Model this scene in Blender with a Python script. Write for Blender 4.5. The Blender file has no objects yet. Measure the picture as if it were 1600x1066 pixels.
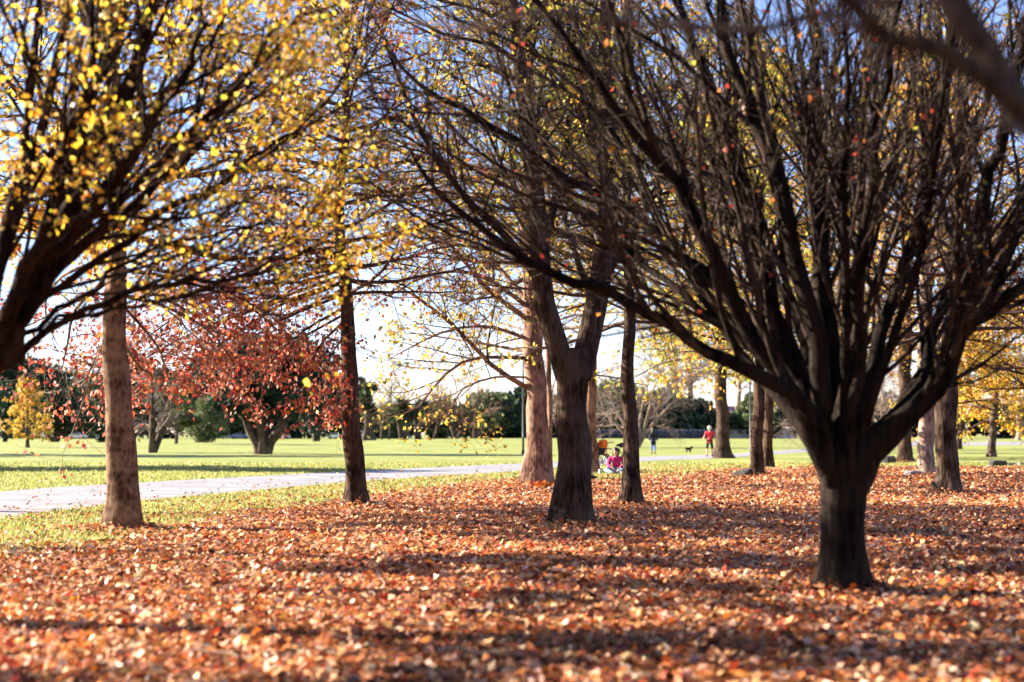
import bpy, bmesh, math, random
import numpy as np
from mathutils import Vector, Matrix

# ------------------------------------------------------------------ camera, sky, sun
SC = bpy.context.scene
F = 2222.2                       # focal length in pixels of the 1600 px wide photograph (50 mm)
PITCH = math.atan(145 / F)       # horizon at y = 678
CAMZ = 1.25
cam_d = bpy.data.cameras.new('camera')
cam = bpy.data.objects.new('camera', cam_d)
SC.collection.objects.link(cam)
cam.location = (0, 0, CAMZ)
cam.rotation_euler = (math.pi / 2 + PITCH, 0, 0)
cam_d.lens = 50
cam_d.sensor_width = 36
cam_d.clip_start = 0.05
cam_d.clip_end = 6000
cam_d.dof.use_dof = True
cam_d.dof.focus_distance = 24
cam_d.dof.aperture_fstop = 1.35
SC.camera = cam

SUN_EL = math.radians(24)
SUN_BACK = math.radians(15)      # sun stands to the left, this far beyond the picture plane
SUN_DIR = Vector((-math.cos(SUN_BACK) * math.cos(SUN_EL), math.sin(SUN_BACK) * math.cos(SUN_EL), math.sin(SUN_EL)))
world = bpy.data.worlds.new('World')
SC.world = world
world.use_nodes = True
wn = world.node_tree
sky = wn.nodes.new('ShaderNodeTexSky')
sky.sky_type = 'NISHITA'
sky.sun_disc = False
sky.sun_elevation = SUN_EL
sky.sun_rotation = math.atan2(SUN_DIR.x, SUN_DIR.y)
sky.air_density = 1.0
sky.dust_density = 0.0
sky.ozone_density = 3.5
wn.nodes['Background'].inputs[1].default_value = 0.051
warm = wn.nodes.new('ShaderNodeMix'); warm.data_type = 'RGBA'; warm.blend_type = 'MULTIPLY'
warm.inputs[0].default_value = 1.0
warm.inputs[7].default_value = (1.15, 1.0, 1.16, 1)      # the photograph's lavender white balance
wn.links.new(sky.outputs[0], warm.inputs[6])
wn.links.new(warm.outputs[2], wn.nodes['Background'].inputs[0])
sun_d = bpy.data.lights.new('sun', 'SUN')
sun_d.energy = 5.0
sun_d.angle = math.radians(0.5)
sun_d.color = (1.0, 0.87, 0.70)
sun = bpy.data.objects.new('sun', sun_d)
SC.collection.objects.link(sun)
sun.rotation_euler = SUN_DIR.to_track_quat('Z', 'Y').to_euler()
SC.view_settings.view_transform = 'Standard'
SC.view_settings.look = 'None'
SC.view_settings.exposure = 2.48
SC.view_settings.gamma = 1.0
SC.cycles.max_bounces = 6
SC.cycles.diffuse_bounces = 3
SC.cycles.transmission_bounces = 4
SC.cycles.caustics_reflective = False
SC.cycles.caustics_refractive = False
SC.cycles.use_denoising = True

# ------------------------------------------------------------------ where things stand
def ray(px, py):
    a = (px - 800) / F
    b = (533 - py) / F
    c, s = math.cos(PITCH), math.sin(PITCH)
    return a, c - b * s, s + b * c

def at(px, py, Y):
    d = ray(px, py)
    t = Y / d[1]
    return np.array((d[0] * t, Y, CAMZ + d[2] * t))

def G(px, py):
    d = ray(px, py)
    t = -CAMZ / d[2]
    return np.array((d[0] * t, d[1] * t, 0.0))

# ------------------------------------------------------------------ materials
def nodes_of(m):
    m.use_nodes = True
    return m.node_tree, m.node_tree.nodes['Principled BSDF']

def plain(name, col, rough=0.7, metal=0.0, var=0.15, scale=6.0, spec=0.4):
    m = bpy.data.materials.new(name)
    nt, b = nodes_of(m)
    tc = nt.nodes.new('ShaderNodeTexCoord')
    nz = nt.nodes.new('ShaderNodeTexNoise')
    nz.inputs['Scale'].default_value = scale
    nz.inputs['Detail'].default_value = 4
    rp = nt.nodes.new('ShaderNodeValToRGB')
    rp.color_ramp.elements[0].position = 0.3
    rp.color_ramp.elements[1].position = 0.7
    rp.color_ramp.elements[0].color = (*[c * (1 - var) for c in col], 1)
    rp.color_ramp.elements[1].color = (*[min(1, c * (1 + var)) for c in col], 1)
    nt.links.new(tc.outputs['Object'], nz.inputs['Vector'])
    nt.links.new(nz.outputs[0], rp.inputs[0])
    nt.links.new(rp.outputs[0], b.inputs['Base Color'])
    b.inputs['Roughness'].default_value = rough
    b.inputs['Metallic'].default_value = metal
    b.inputs['Specular IOR Level'].default_value = spec
    return m

def bark(name, c1, c2, scale=9.0, zs=0.22, bump=0.6, rings=0.0):
    m = bpy.data.materials.new(name)
    nt, b = nodes_of(m)
    L = nt.links.new
    tc = nt.nodes.new('ShaderNodeTexCoord')
    mp = nt.nodes.new('ShaderNodeMapping')
    mp.inputs['Scale'].default_value = (1, 1, zs)
    L(tc.outputs['Object'], mp.inputs[0])
    n1 = nt.nodes.new('ShaderNodeTexNoise')
    n1.inputs['Scale'].default_value = scale
    n1.inputs['Detail'].default_value = 8
    n1.inputs['Roughness'].default_value = 0.65
    L(mp.outputs[0], n1.inputs['Vector'])
    v = nt.nodes.new('ShaderNodeTexVoronoi')
    v.inputs['Scale'].default_value = scale * 2.4
    L(mp.outputs[0], v.inputs['Vector'])
    n2 = nt.nodes.new('ShaderNodeTexNoise')
    n2.inputs['Scale'].default_value = 2.3
    n2.inputs['Detail'].default_value = 3
    L(tc.outputs['Object'], n2.inputs['Vector'])
    rp = nt.nodes.new('ShaderNodeValToRGB')
    rp.color_ramp.elements[0].position = 0.33
    rp.color_ramp.elements[1].position = 0.68
    rp.color_ramp.elements[0].color = (*c1, 1)
    rp.color_ramp.elements[1].color = (*c2, 1)
    mixv = nt.nodes.new('ShaderNodeMath'); mixv.operation = 'MULTIPLY_ADD'
    L(v.outputs['Distance'], mixv.inputs[0]); mixv.inputs[1].default_value = 0.35
    ad = nt.nodes.new('ShaderNodeMath'); ad.operation = 'MULTIPLY_ADD'
    L(n1.outputs[0], ad.inputs[0]); ad.inputs[1].default_value = 0.7
    ad2 = nt.nodes.new('ShaderNodeMath'); ad2.operation = 'MULTIPLY_ADD'
    L(n2.outputs[0], ad2.inputs[0]); ad2.inputs[1].default_value = 0.9
    ad2.inputs[2].default_value = -0.45
    L(ad2.outputs[0], ad.inputs[2])
    L(ad.outputs[0], mixv.inputs[2])
    last = mixv.outputs[0]
    if rings:
        w = nt.nodes.new('ShaderNodeTexWave')
        w.wave_type = 'BANDS'; w.bands_direction = 'Z'
        w.inputs['Scale'].default_value = 1.1
        w.inputs['Distortion'].default_value = 5.0
        w.inputs['Detail'].default_value = 3
        w.inputs['Detail Scale'].default_value = 0.6
        L(tc.outputs['Object'], w.inputs['Vector'])
        pw = nt.nodes.new('ShaderNodeMath'); pw.operation = 'POWER'
        L(w.outputs['Fac'], pw.inputs[0]); pw.inputs[1].default_value = 6
        sb = nt.nodes.new('ShaderNodeMath'); sb.operation = 'MULTIPLY_ADD'
        L(pw.outputs[0], sb.inputs[0]); sb.inputs[1].default_value = -rings
        L(last, sb.inputs[2]); last = sb.outputs[0]
    L(last, rp.inputs[0])
    L(rp.outputs[0], b.inputs['Base Color'])
    bp = nt.nodes.new('ShaderNodeBump')
    bp.inputs['Strength'].default_value = bump
    bp.inputs['Distance'].default_value = 0.03
    L(last, bp.inputs['Height'])
    L(bp.outputs[0], b.inputs['Normal'])
    b.inputs['Roughness'].default_value = 0.95
    b.inputs['Specular IOR Level'].default_value = 0.06
    return m

def leafmat(name, trans=0.45, rough=0.5, spec=0.35):
    m = bpy.data.materials.new(name)
    nt, b = nodes_of(m)
    L = nt.links.new
    at_ = nt.nodes.new('ShaderNodeAttribute')
    at_.attribute_name = 'tint'
    tr = nt.nodes.new('ShaderNodeBsdfTranslucent')
    mx = nt.nodes.new('ShaderNodeMixShader')
    mx.inputs[0].default_value = trans
    L(at_.outputs['Color'], b.inputs['Base Color'])
    L(at_.outputs['Color'], tr.inputs['Color'])
    L(b.outputs[0], mx.inputs[1]); L(tr.outputs[0], mx.inputs[2])
    L(mx.outputs[0], nt.nodes['Material Output'].inputs[0])
    b.inputs['Roughness'].default_value = rough
    b.inputs['Specular IOR Level'].default_value = spec
    return m

M = {}
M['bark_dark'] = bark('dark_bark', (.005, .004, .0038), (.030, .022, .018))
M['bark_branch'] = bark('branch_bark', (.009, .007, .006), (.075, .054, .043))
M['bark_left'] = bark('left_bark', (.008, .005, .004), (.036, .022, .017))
M['bark_ring'] = bark('ringed_bark', (.055, .03, .02), (.21, .135, .092), 7, .6, .35, .10)
M['bark_brown'] = bark('brown_bark', (.015, .0085, .0065), (.085, .054, .039), 8, .2, .8)
M['bark_pink'] = bark('pink_bark', (.055, .026, .019), (.27, .165, .12), 7, .3, .7)
M['bark_grey'] = bark('grey_bark', (.011, .0075, .006), (.085, .058, .043), 10, .2, .9)
M['bark_far'] = bark('far_bark', (.03, .022, .02), (.12, .09, .072), 5, .3, .5)
M['bark_pale'] = bark('pale_bark', (.12, .085, .07), (.36, .27, .215), 5, .3, .5)
M['twig_dark'] = plain('dark_twig', (.085, .06, .048), .85, var=.5, scale=4, spec=.25)
M['twig_brown'] = plain('brown_twig', (.085, .05, .036), .85, var=.5, scale=4, spec=.25)
M['twig_grey'] = plain('grey_twig', (.17, .125, .105), .85, var=.4, scale=4, spec=.25)
M['twig_pale'] = plain('pale_twig', (.22, .16, .135), .85, var=.3, scale=3, spec=.2)
M['leaf'] = leafmat('tree_leaf', .55)
M['litter'] = leafmat('fallen_leaf', .18, .5, .35)
M['needle'] = leafmat('evergreen_spray', .2, .6, .25)
M['blade'] = leafmat('grass_blade', .45, .5, .3)

YELLOW = [(.93, .44, .035), (.92, .55, .07), (.88, .36, .03), (.72, .60, .06), (.84, .66, .08), (.92, .60, .20)]
LIME = [(.42, .42, .05), (.58, .52, .07), (.33, .36, .05), (.66, .48, .06), (.6, .3, .04)]
RED = [(.46, .07, .045), (.52, .16, .11), (.45, .10, .06), (.48, .18, .11), (.30, .04, .028), (.56, .29, .21), (.50, .14, .04), (.22, .065, .045)]
RUST = [(.30, .07, .04), (.26, .09, .05), (.48, .22, .06), (.36, .08, .05), (.5, .3, .05)]
OLIVE = [(.36, .31, .05), (.6, .42, .06), (.5, .34, .05), (.3, .26, .06), (.62, .3, .05)]
GOLD = [(.62, .33, .04), (.5, .24, .03), (.7, .44, .07), (.42, .3, .05)]
DKGREEN = [(.018, .04, .026), (.028, .055, .032), (.04, .07, .03), (.015, .032, .026)]
MIDGREEN = [(.07, .1, .04), (.10, .13, .05), (.05, .08, .035), (.15, .16, .06)]
PALEGREEN = [(.16, .19, .08), (.22, .23, .10), (.10, .13, .05), (.07, .10, .05)]
LITTER = [(.56, .20, .06), (.38, .115, .036), (.66, .32, .14), (.72, .44, .25), (.18, .054, .022), (.58, .24, .075),
          (.28, .10, .035), (.64, .21, .04), (.40, .05, .02), (.08, .028, .013), (.76, .53, .36), (.42, .145, .05), (.74, .44, .26), (.68, .34, .17)]

# ------------------------------------------------------------------ objects
COL = SC.collection

def tag(o, label=None, cat=None, group=None, kind=None):
    if label: o['label'] = label
    if cat: o['category'] = cat
    if group: o['group'] = group
    if kind: o['kind'] = kind
    return o

def empty(name, loc, label, cat, group=None):
    o = bpy.data.objects.new(name, None)
    o.empty_display_size = 0.2
    o.location = [float(c) for c in loc]
    COL.objects.link(o)
    return tag(o, label, cat, group)

def to_mesh(name, V, quads=None, tris=None, mat=None, smooth=True, tint=None):
    me = bpy.data.meshes.new(name)
    V = np.asarray(V, dtype=np.float32)
    nq = 0 if quads is None else len(quads)
    nt_ = 0 if tris is None else len(tris)
    me.vertices.add(len(V))
    me.vertices.foreach_set('co', V.ravel())
    loops = []
    if nq: loops.append(np.asarray(quads, dtype=np.int32).ravel())
    if nt_: loops.append(np.asarray(tris, dtype=np.int32).ravel())
    loops = np.concatenate(loops)
    me.loops.add(len(loops))
    me.loops.foreach_set('vertex_index', loops)
    me.polygons.add(nq + nt_)
    start = np.concatenate([np.arange(nq) * 4, nq * 4 + np.arange(nt_) * 3]).astype(np.int32)
    me.polygons.foreach_set('loop_start', start)
    if smooth:
        me.polygons.foreach_set('use_smooth', np.ones(nq + nt_, dtype=bool))
    if tint is not None:
        a = me.attributes.new('tint', 'FLOAT_COLOR', 'POINT')
        c = np.ones((len(V), 4), dtype=np.float32)
        c[:, :3] = tint
        a.data.foreach_set('color', c.ravel())
    me.update(calc_edges=True)
    me.validate()
    if mat: me.materials.append(mat)
    return me

def link(name, me, parent=None):
    o = bpy.data.objects.new(name, me)
    COL.objects.link(o)
    if parent: o.parent = parent
    return o

class Acc:
    """collects tubes and quads for ONE mesh"""
    def __init__(self):
        self.V, self.Q, self.n = [], [], 0
    def add(self, V, Q):
        self.V.append(V.reshape(-1, 3)); self.Q.append(Q + self.n); self.n += V.size // 3
    def build(self, name, mat, parent, origin):
        if not self.V: return None
        V = np.concatenate(self.V) - np.asarray(origin)
        return link(name, to_mesh(name, V, np.concatenate(self.Q), None, mat), parent)

def frames(P):
    T = np.gradient(P, axis=1)
    T /= np.linalg.norm(T, axis=2, keepdims=True) + 1e-9
    mt = T.mean(axis=1)
    ref = np.where(np.abs(mt[:, 2:3]) > .8 * np.linalg.norm(mt, axis=1, keepdims=True), np.array([[1., 0, 0]]), np.array([[0, 0, 1.]]))[:, None, :]
    U = ref - (ref * T).sum(2, keepdims=True) * T
    U /= np.linalg.norm(U, axis=2, keepdims=True) + 1e-9
    return T, U, np.cross(T, U)

def tubes(acc, P, R, k, mod=None):
    B, n, _ = P.shape
    T, U, W = frames(P)
    a = np.arange(k) / k * 2 * np.pi
    rr = R[:, :, None, None]
    if mod is not None: rr = rr * mod[None, :, :, None]
    V = P[:, :, None, :] + rr * (np.cos(a)[None, None, :, None] * U[:, :, None, :] + np.sin(a)[None, None, :, None] * W[:, :, None, :])
    i = np.arange(n - 1)[:, None] * k
    j = np.arange(k)[None, :]
    q = np.stack([i + j, i + (j + 1) % k, i + k + (j + 1) % k, i + k + j], -1).reshape(-1, 4)
    Q = (q[None] + (np.arange(B) * n * k)[:, None, None]).reshape(-1, 4)
    acc.add(V, Q)

def smooth_path(pts, n):
    """Catmull-Rom through pts (m, d), n samples"""
    p = np.asarray(pts, float)
    if len(p) == 2: p = np.array([p[0], (p[0] + p[1]) / 2, p[1]])
    seg = np.concatenate([[0], np.cumsum(np.linalg.norm(np.diff(p[:, :3], axis=0), axis=1) + 1e-6)])
    e = np.vstack([2 * p[0] - p[1], p, 2 * p[-1] - p[-2]])
    s = np.linspace(0, seg[-1], n)
    out = []
    for v in s:
        i = min(np.searchsorted(seg, v, side='right') - 1, len(p) - 2)
        t = (v - seg[i]) / (seg[i + 1] - seg[i])
        a, b, c, d = e[i], e[i + 1], e[i + 2], e[i + 3]
        out.append(.5 * (2 * b + (c - a) * t + (2 * a - 5 * b + 4 * c - d) * t * t + (3 * b - a - 3 * c + d) * t ** 3))
    return np.array(out)

def lengths(P):
    return np.linalg.norm(np.diff(P, axis=1), axis=2).sum(1)

def grow(rng, P, R, m, t=(.25, 1), ang=(25, 45), L=.5, taper=.5, trop=(0, 0, .2), wig=.12, n=6, rr=.6, rmin=.004, flat=1.0, lmin=.08, rmax=9):
    """m children on every branch of P; all arrays at once"""
    B, n0, _ = P.shape
    PL = lengths(P)
    tt = t[0] + (t[1] - t[0]) * (np.arange(m)[None, :] + rng.random((B, m))) / m
    tt = np.clip(tt, 0, .999)
    x = tt * (n0 - 1)
    i = x.astype(int); f = (x - i)[..., None]
    bi = np.arange(B)[:, None]
    p = P[bi, i] * (1 - f) + P[bi, i + 1] * f
    r = R[bi, i] * (1 - f[..., 0]) + R[bi, i + 1] * f[..., 0]
    T = P[bi, i + 1] - P[bi, i]
    T /= np.linalg.norm(T, axis=2, keepdims=True) + 1e-9
    W = rng.normal(size=(B, m, 3)); W[..., 2] *= flat
    W -= (W * T).sum(2, keepdims=True) * T
    W /= np.linalg.norm(W, axis=2, keepdims=True) + 1e-9
    a = np.radians(ang[0] + (ang[1] - ang[0]) * rng.random((B, m)))[..., None]
    d = (np.cos(a) * T + np.sin(a) * W).reshape(-1, 3)
    ln = (PL[:, None] * L * (.65 + .7 * rng.random((B, m))) * (1 - taper * tt)).reshape(-1)
    ln = np.maximum(ln, lmin)
    N = B * m
    out = np.empty((N, n, 3)); out[:, 0] = p.reshape(-1, 3)
    tr = np.asarray(trop, float)[None, :]
    for k in range(1, n):
        d = d + rng.normal(size=(N, 3)) * wig + tr / n
        d /= np.linalg.norm(d, axis=1, keepdims=True)
        out[:, k] = out[:, k - 1] + d * (ln / (n - 1))[:, None]
    r0 = np.clip(r.reshape(-1) * rr, rmin, rmax)
    RR = r0[:, None] * np.linspace(1, .35, n)[None, :]
    return out, np.maximum(RR, rmin * .5)

# leaf outlines: x along the leaf, y across, z curl
LEAF5 = (np.array([(0, 0, 0), (.42, .34, .10), (.42, -.34, .10), (1, 0, -.06), (.45, 0, 0)]),
         np.array([(0, 2, 4), (0, 4, 1), (4, 2, 3), (4, 3, 1)]))
_lob = [(0, .04), (.12, .38), (.34, .26), (.50, .52), (.66, .26), (1.0, 0), (.66, -.26), (.50, -.52), (.34, -.26), (.12, -.38)]
LEAF11 = (np.array([(x, y, .9 * y * y - .10 * x) for x, y in _lob] + [(.42, 0, 0)]),
          np.array([(10, k, (k + 1) % 10) for k in range(10)])[:, ::-1])

def leaf_mesh(rng, pos, X, size, palette, shape, jitter=.25, normal=None, curl=None, weights=None):
    """one mesh of all leaves; X = direction of each leaf"""
    N = len(pos)
    X = X / (np.linalg.norm(X, axis=1, keepdims=True) + 1e-9)
    Z = rng.normal(size=(N, 3)) if normal is None else normal
    Z = Z - (Z * X).sum(1, keepdims=True) * X
    Z /= np.linalg.norm(Z, axis=1, keepdims=True) + 1e-9
    Y = np.cross(Z, X)
    s = size * (.6 + .8 * rng.random(N))
    w = s * (.75 + .5 * rng.random(N))
    c = s * (rng.normal(size=N) * .8 + .4) if curl is None else s * curl * rng.normal(size=N)
    S, Tq = shape
    V = pos[:, None, :] + S[None, :, 0:1] * (X * s[:, None])[:, None, :] + S[None, :, 1:2] * (Y * w[:, None])[:, None, :] + S[None, :, 2:3] * (Z * c[:, None])[:, None, :]
    k = len(S)
    tris = (Tq[None] + (np.arange(N) * k)[:, None, None]).reshape(-1, 3)
    pal = np.array(palette)
    t = pal[rng.choice(len(pal), N, p=weights)] * (1 + jitter * (rng.random((N, 1)) * 2 - 1)) * (1 + .08 * rng.normal(size=(N, 3)))
    t = np.clip(t, .005, .9)
    return V.reshape(-1, 3), tris, np.repeat(t, k, axis=0)

def foliage(rng, P, per, size, palette, parent, origin, t=(.3, 1), droop=.4, shape=LEAF5, spread=.04, mat='leaf', name='foliage', keep=None):
    B, n, _ = P.shape
    tt = t[0] + (t[1] - t[0]) * rng.random((B, per))
    x = np.clip(tt, 0, .999) * (n - 1)
    i = x.astype(int); f = (x - i)[..., None]
    bi = np.arange(B)[:, None]
    p = P[bi, i] * (1 - f) + P[bi, i + 1] * f
    T = P[bi, i + 1] - P[bi, i]
    T /= np.linalg.norm(T, axis=2, keepdims=True) + 1e-9
    p = p.reshape(-1, 3); T = T.reshape(-1, 3)
    if keep is not None:
        k = rng.random(len(p)) < keep(p)
        p, T = p[k], T[k]
    X = T * .5 + rng.normal(size=p.shape) * .6 + np.array((0, 0, -droop))
    V, tris, tint = leaf_mesh(rng, p + rng.normal(size=p.shape) * spread, X, size, palette, shape)
    return link(name, to_mesh(name, V - np.asarray(origin), None, tris, M[mat], False, tint), parent)

def trunk_mesh(rng, acc, pts, radii, n=44, k=22, flare=.5, fh=.22, lobes=5, rough=.05):
    """pts world (m,3); radii at those points"""
    pr = np.hstack([np.asarray(pts, float), np.asarray(radii, float)[:, None]])
    s = smooth_path(pr, n)
    P, R = s[:, :3], np.maximum(s[:, 3], .01)
    q = np.linspace(0, 1, n)[:, None] * np.linalg.norm(P[-1] - P[0])
    P = P + (np.sin(q * np.array((1.9, 1.6, 0)) + rng.random(3) * 6.28) * .5 + np.sin(q * np.array((4.3, 3.7, 0)) + rng.random(3) * 6.28) * .3) * R.max() * .16 * np.minimum(1, q / 1.0) * np.array((1, 1, 0))
    a = np.arange(k) / k * 2 * np.pi
    z = P[:, 2] - P[0, 2]
    ph = rng.random(8) * 6.28
    mod = 1 + flare * np.exp(-np.maximum(z - .1, 0) / fh)[:, None] * (1 + .38 * np.cos(lobes * a + ph[0]) + .25 * np.cos((lobes + 2) * a + ph[1]))[None, :]
    zz = z[:, None] * 2.2
    mod = mod * .9 * (1 + rough * (np.sin(3 * a + ph[2] + zz * 1.1) + np.sin(5 * a + ph[3] - zz * 1.7) * .7 + np.sin(2 * a + ph[4] + zz * 2.9) * .7 + np.sin(zz * 3.7 + ph[5] + a) * .5))
    tubes(acc, P[None], R[None], k, mod)
    return P, R

def limb_px(pts, Y0, dY, r0, r1, n=16, fl=0.0):
    """a limb through picture points, going from depth Y0 to Y0 + dY"""
    m = len(pts)
    w = np.array([at(x, y, Y0 + dY * i / (m - 1)) for i, (x, y) in enumerate(pts)])
    s = smooth_path(w, n)
    return s, (np.linspace(1, 0, n) ** .8 * (r0 - r1) + r1) * (1 + fl * np.exp(-np.linspace(0, 1, n) / .09))

# ------------------------------------------------------------------ the setting: ground, path, pond
EDGE = np.array([(-60, 3.0), (-14, 9.5)] + [tuple(G(x, y)[:2]) for x, y in [(0, 872), (130, 858), (215, 846), (262, 826), (350, 808), (480, 792), (560, 778), (640, 768),
        (720, 757), (800, 750), (900, 752), (1000, 746), (1100, 738), (1200, 733), (1300, 731), (1450, 730), (1600, 731)]] + [(40, 52), (90, 50)])

def edge_dist(x, y):
    """signed distance to the edge of the leaf carpet, positive on the grass"""
    d = np.full(x.shape, 1e9)
    for (x0, y0), (x1, y1) in zip(EDGE[:-1], EDGE[1:]):
        ux, uy = x1 - x0, y1 - y0
        t = np.clip(((x - x0) * ux + (y - y0) * uy) / (ux * ux + uy * uy), 0, 1)
        d = np.minimum(d, np.hypot(x - x0 - t * ux, y - y0 - t * uy))
    o = np.argsort(EDGE[:, 0], kind='stable')
    yb = np.interp(x, EDGE[o, 0], EDGE[o, 1])
    return np.where(y > yb, d, -d)

MOUNDS = [(-2, 175, 26, 26, .55), (-60, 150, 30, 22, .4), (45, 190, 40, 30, .6), (-25, 110, 18, 10, .12), (60, 120, 25, 15, .2)]
def gz(x, y):
    z = np.zeros(np.shape(x))
    for mx, my, sx, sy, h in MOUNDS:
        z = z + h * np.exp(-((x - mx) / sx) ** 2 - ((y - my) / sy) ** 2)
    return z
def onto(p):
    return np.array((p[0], p[1], float(gz(p[0], p[1]))))

def ground():
    u = np.linspace(-1, 1, 241)
    xs = np.sinh(u * 6.2) / math.sinh(6.2) * 1800
    v = np.linspace(0, 1, 260)
    ys = -30 + np.sinh(v * 5.0) / math.sinh(5.0) * 2600
    X, Y = np.meshgrid(xs, ys)
    Z = gz(X, Y)
    V = np.stack([X, Y, Z], -1).reshape(-1, 3)
    nx, ny = len(xs), len(ys)
    i = np.arange(ny - 1)[:, None] * nx; j = np.arange(nx - 1)[None, :]
    Q = np.stack([i + j, i + j + 1, i + nx + j + 1, i + nx + j], -1).reshape(-1, 4)
    me = to_mesh('ground', V, Q)
    a = me.attributes.new('litter', 'FLOAT', 'POINT')
    d = edge_dist(X.ravel(), Y.ravel())
    a.data.foreach_set('value', np.clip(.5 - d / 3.0, 0, 1).astype(np.float32))
    m = bpy.data.materials.new('lawn_and_leaf_mould')
    nt, b = nodes_of(m); L = nt.links.new
    tc = nt.nodes.new('ShaderNodeTexCoord')
    def noise(scale, detail=5, vec=None):
        nz = nt.nodes.new('ShaderNodeTexNoise')
        nz.inputs['Scale'].default_value = scale; nz.inputs['Detail'].default_value = detail
        L(vec or tc.outputs['Object'], nz.inputs['Vector'])
        return nz.outputs[0]
    def ramp(src, stops):
        r = nt.nodes.new('ShaderNodeValToRGB')
        e = r.color_ramp.elements
        e[0].position, e[0].color = stops[0][0], (*stops[0][1], 1)
        e[1].position, e[1].color = stops[-1][0], (*stops[-1][1], 1)
        for p_, c_ in stops[1:-1]:
            k = e.new(p_); k.color = (*c_, 1)
        L(src, r.inputs[0]); return r.outputs[0]
    def mix(f, a_, b_, mode='MIX'):
        x = nt.nodes.new('ShaderNodeMix'); x.data_type = 'RGBA'; x.blend_type = mode
        if isinstance(f, float): x.inputs[0].default_value = f
        else: L(f, x.inputs[0])
        L(a_, x.inputs[6]); L(b_, x.inputs[7]); return x.outputs[2]
    g1 = ramp(noise(.22, 6), [(.3, (.20, .225, .06)), (.5, (.27, .29, .085)), (.72, (.36, .35, .125))])
    g2 = ramp(noise(9, 6), [(.3, (.75, .78, .7)), (.7, (1, 1, 1))])
    g3 = ramp(noise(1.7, 4), [(.35, (.72, .77, .62)), (.65, (1.0, 1.0, 1.0))])
    grass = mix(1.0, mix(1.0, g1, g2, 'MULTIPLY'), g3, 'MULTIPLY')
    vor = nt.nodes.new('ShaderNodeTexVoronoi'); vor.inputs['Scale'].default_value = 16
    L(tc.outputs['Object'], vor.inputs['Vector'])
    sep = nt.nodes.new('ShaderNodeSeparateColor'); L(vor.outputs['Color'], sep.inputs[0])
    mould = ramp(sep.outputs[0], [(0, (.03, .012, .008)), (.45, (.10, .036, .018)), (.8, (.20, .08, .04)), (1, (.30, .15, .09))])
    at_ = nt.nodes.new('ShaderNodeAttribute'); at_.attribute_name = 'litter'
    ad = nt.nodes.new('ShaderNodeMath'); ad.operation = 'MULTIPLY_ADD'
    L(noise(3.0, 6), ad.inputs[0]); ad.inputs[1].default_value = 1.0
    sub = nt.nodes.new('ShaderNodeMath'); sub.operation = 'SUBTRACT'; L(at_.outputs['Fac'], sub.inputs[0]); sub.inputs[1].default_value = .5
    L(sub.outputs[0], ad.inputs[2])
    msk = ramp(ad.outputs[0], [(.44, (0, 0, 0)), (.56, (1, 1, 1))])
    L(mix(msk, grass, mould), b.inputs['Base Color'])
    bp = nt.nodes.new('ShaderNodeBump'); bp.inputs['Strength'].default_value = .12; bp.inputs['Distance'].default_value = .03
    L(noise(22, 4), bp.inputs['Height']); L(bp.outputs[0], b.inputs['Normal'])
    b.inputs['Roughness'].default_value = .85
    b.inputs['Specular IOR Level'].default_value = .15
    me.materials.append(m)
    tag(link('ground', me), kind='structure')
ground()

def strip(name, near, far, mat, z=.006, n=90):
    a = smooth_path(np.array([G(x, y) for x, y in near]), n)
    c = smooth_path(np.array([G(x, y) for x, y in far]), n)
    V = []
    for k in range(n):
        for t in np.linspace(0, 1, 7):
            p = a[k] * (1 - t) + c[k] * t
            V.append((p[0], p[1], float(gz(p[0], p[1])) + z))
    V = np.array(V)
    i = np.arange(n - 1)[:, None] * 7; j = np.arange(6)[None, :]
    Q = np.stack([i + j, i + j + 1, i + 7 + j + 1, i + 7 + j], -1).reshape(-1, 4)
    return tag(link(name, to_mesh(name, V, Q[:, ::-1], None, mat)), kind='structure')

M['asphalt'] = plain('pale_asphalt', (.20, .203, .222), .85, var=.28, scale=.7)
NEAR = [(-420, 905), (-150, 838), (0, 811), (100, 798), (250, 781), (400, 767), (560, 753), (700, 744), (812, 737), (930, 727), (1040, 719), (1115, 716.5), (1220, 709.5), (1330, 702.5), (1430, 698), (1600, 697), (1900, 698)]
FAR = [(-420, 822), (-150, 785), (0, 768), (100, 761), (250, 752.5), (400, 744.5), (560, 736), (700, 729.5), (812, 724.5), (930, 717.5), (1040, 712.5), (1115, 710.5), (1220, 704.5), (1330, 697.5), (1430, 692), (1600, 689), (1900, 688)]
strip('path', NEAR, FAR, M['asphalt'])

def pond():
    c = G(1655, 727)
    rng = np.random.default_rng(5)
    k = 40
    a = np.arange(k) / k * 2 * np.pi
    r = 1 + .08 * np.sin(3 * a + 1) + .06 * np.sin(5 * a)
    ring = np.stack([c[0] + r * np.cos(a) * 2.3, c[1] + r * np.sin(a) * 3.4, np.full(k, .035)], 1)
    V = np.vstack([[c[0], c[1], .035], ring])
    T = np.array([(0, 1 + i, 1 + (i + 1) % k) for i in range(k)])
    m = bpy.data.materials.new('pond_water'); nt, b = nodes_of(m)
    b.inputs['Base Color'].default_value = (.03, .06, .08, 1); b.inputs['Roughness'].default_value = .06
    nz = nt.nodes.new('ShaderNodeTexNoise'); nz.inputs['Scale'].default_value = 3
    bp = nt.nodes.new('ShaderNodeBump'); bp.inputs['Strength'].default_value = .08
    nt.links.new(nz.outputs[0], bp.inputs['Height']); nt.links.new(bp.outputs[0], b.inputs['Normal'])
    tag(link('pond', to_mesh('pond', V, None, T, m)), kind='structure')
pond()

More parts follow.
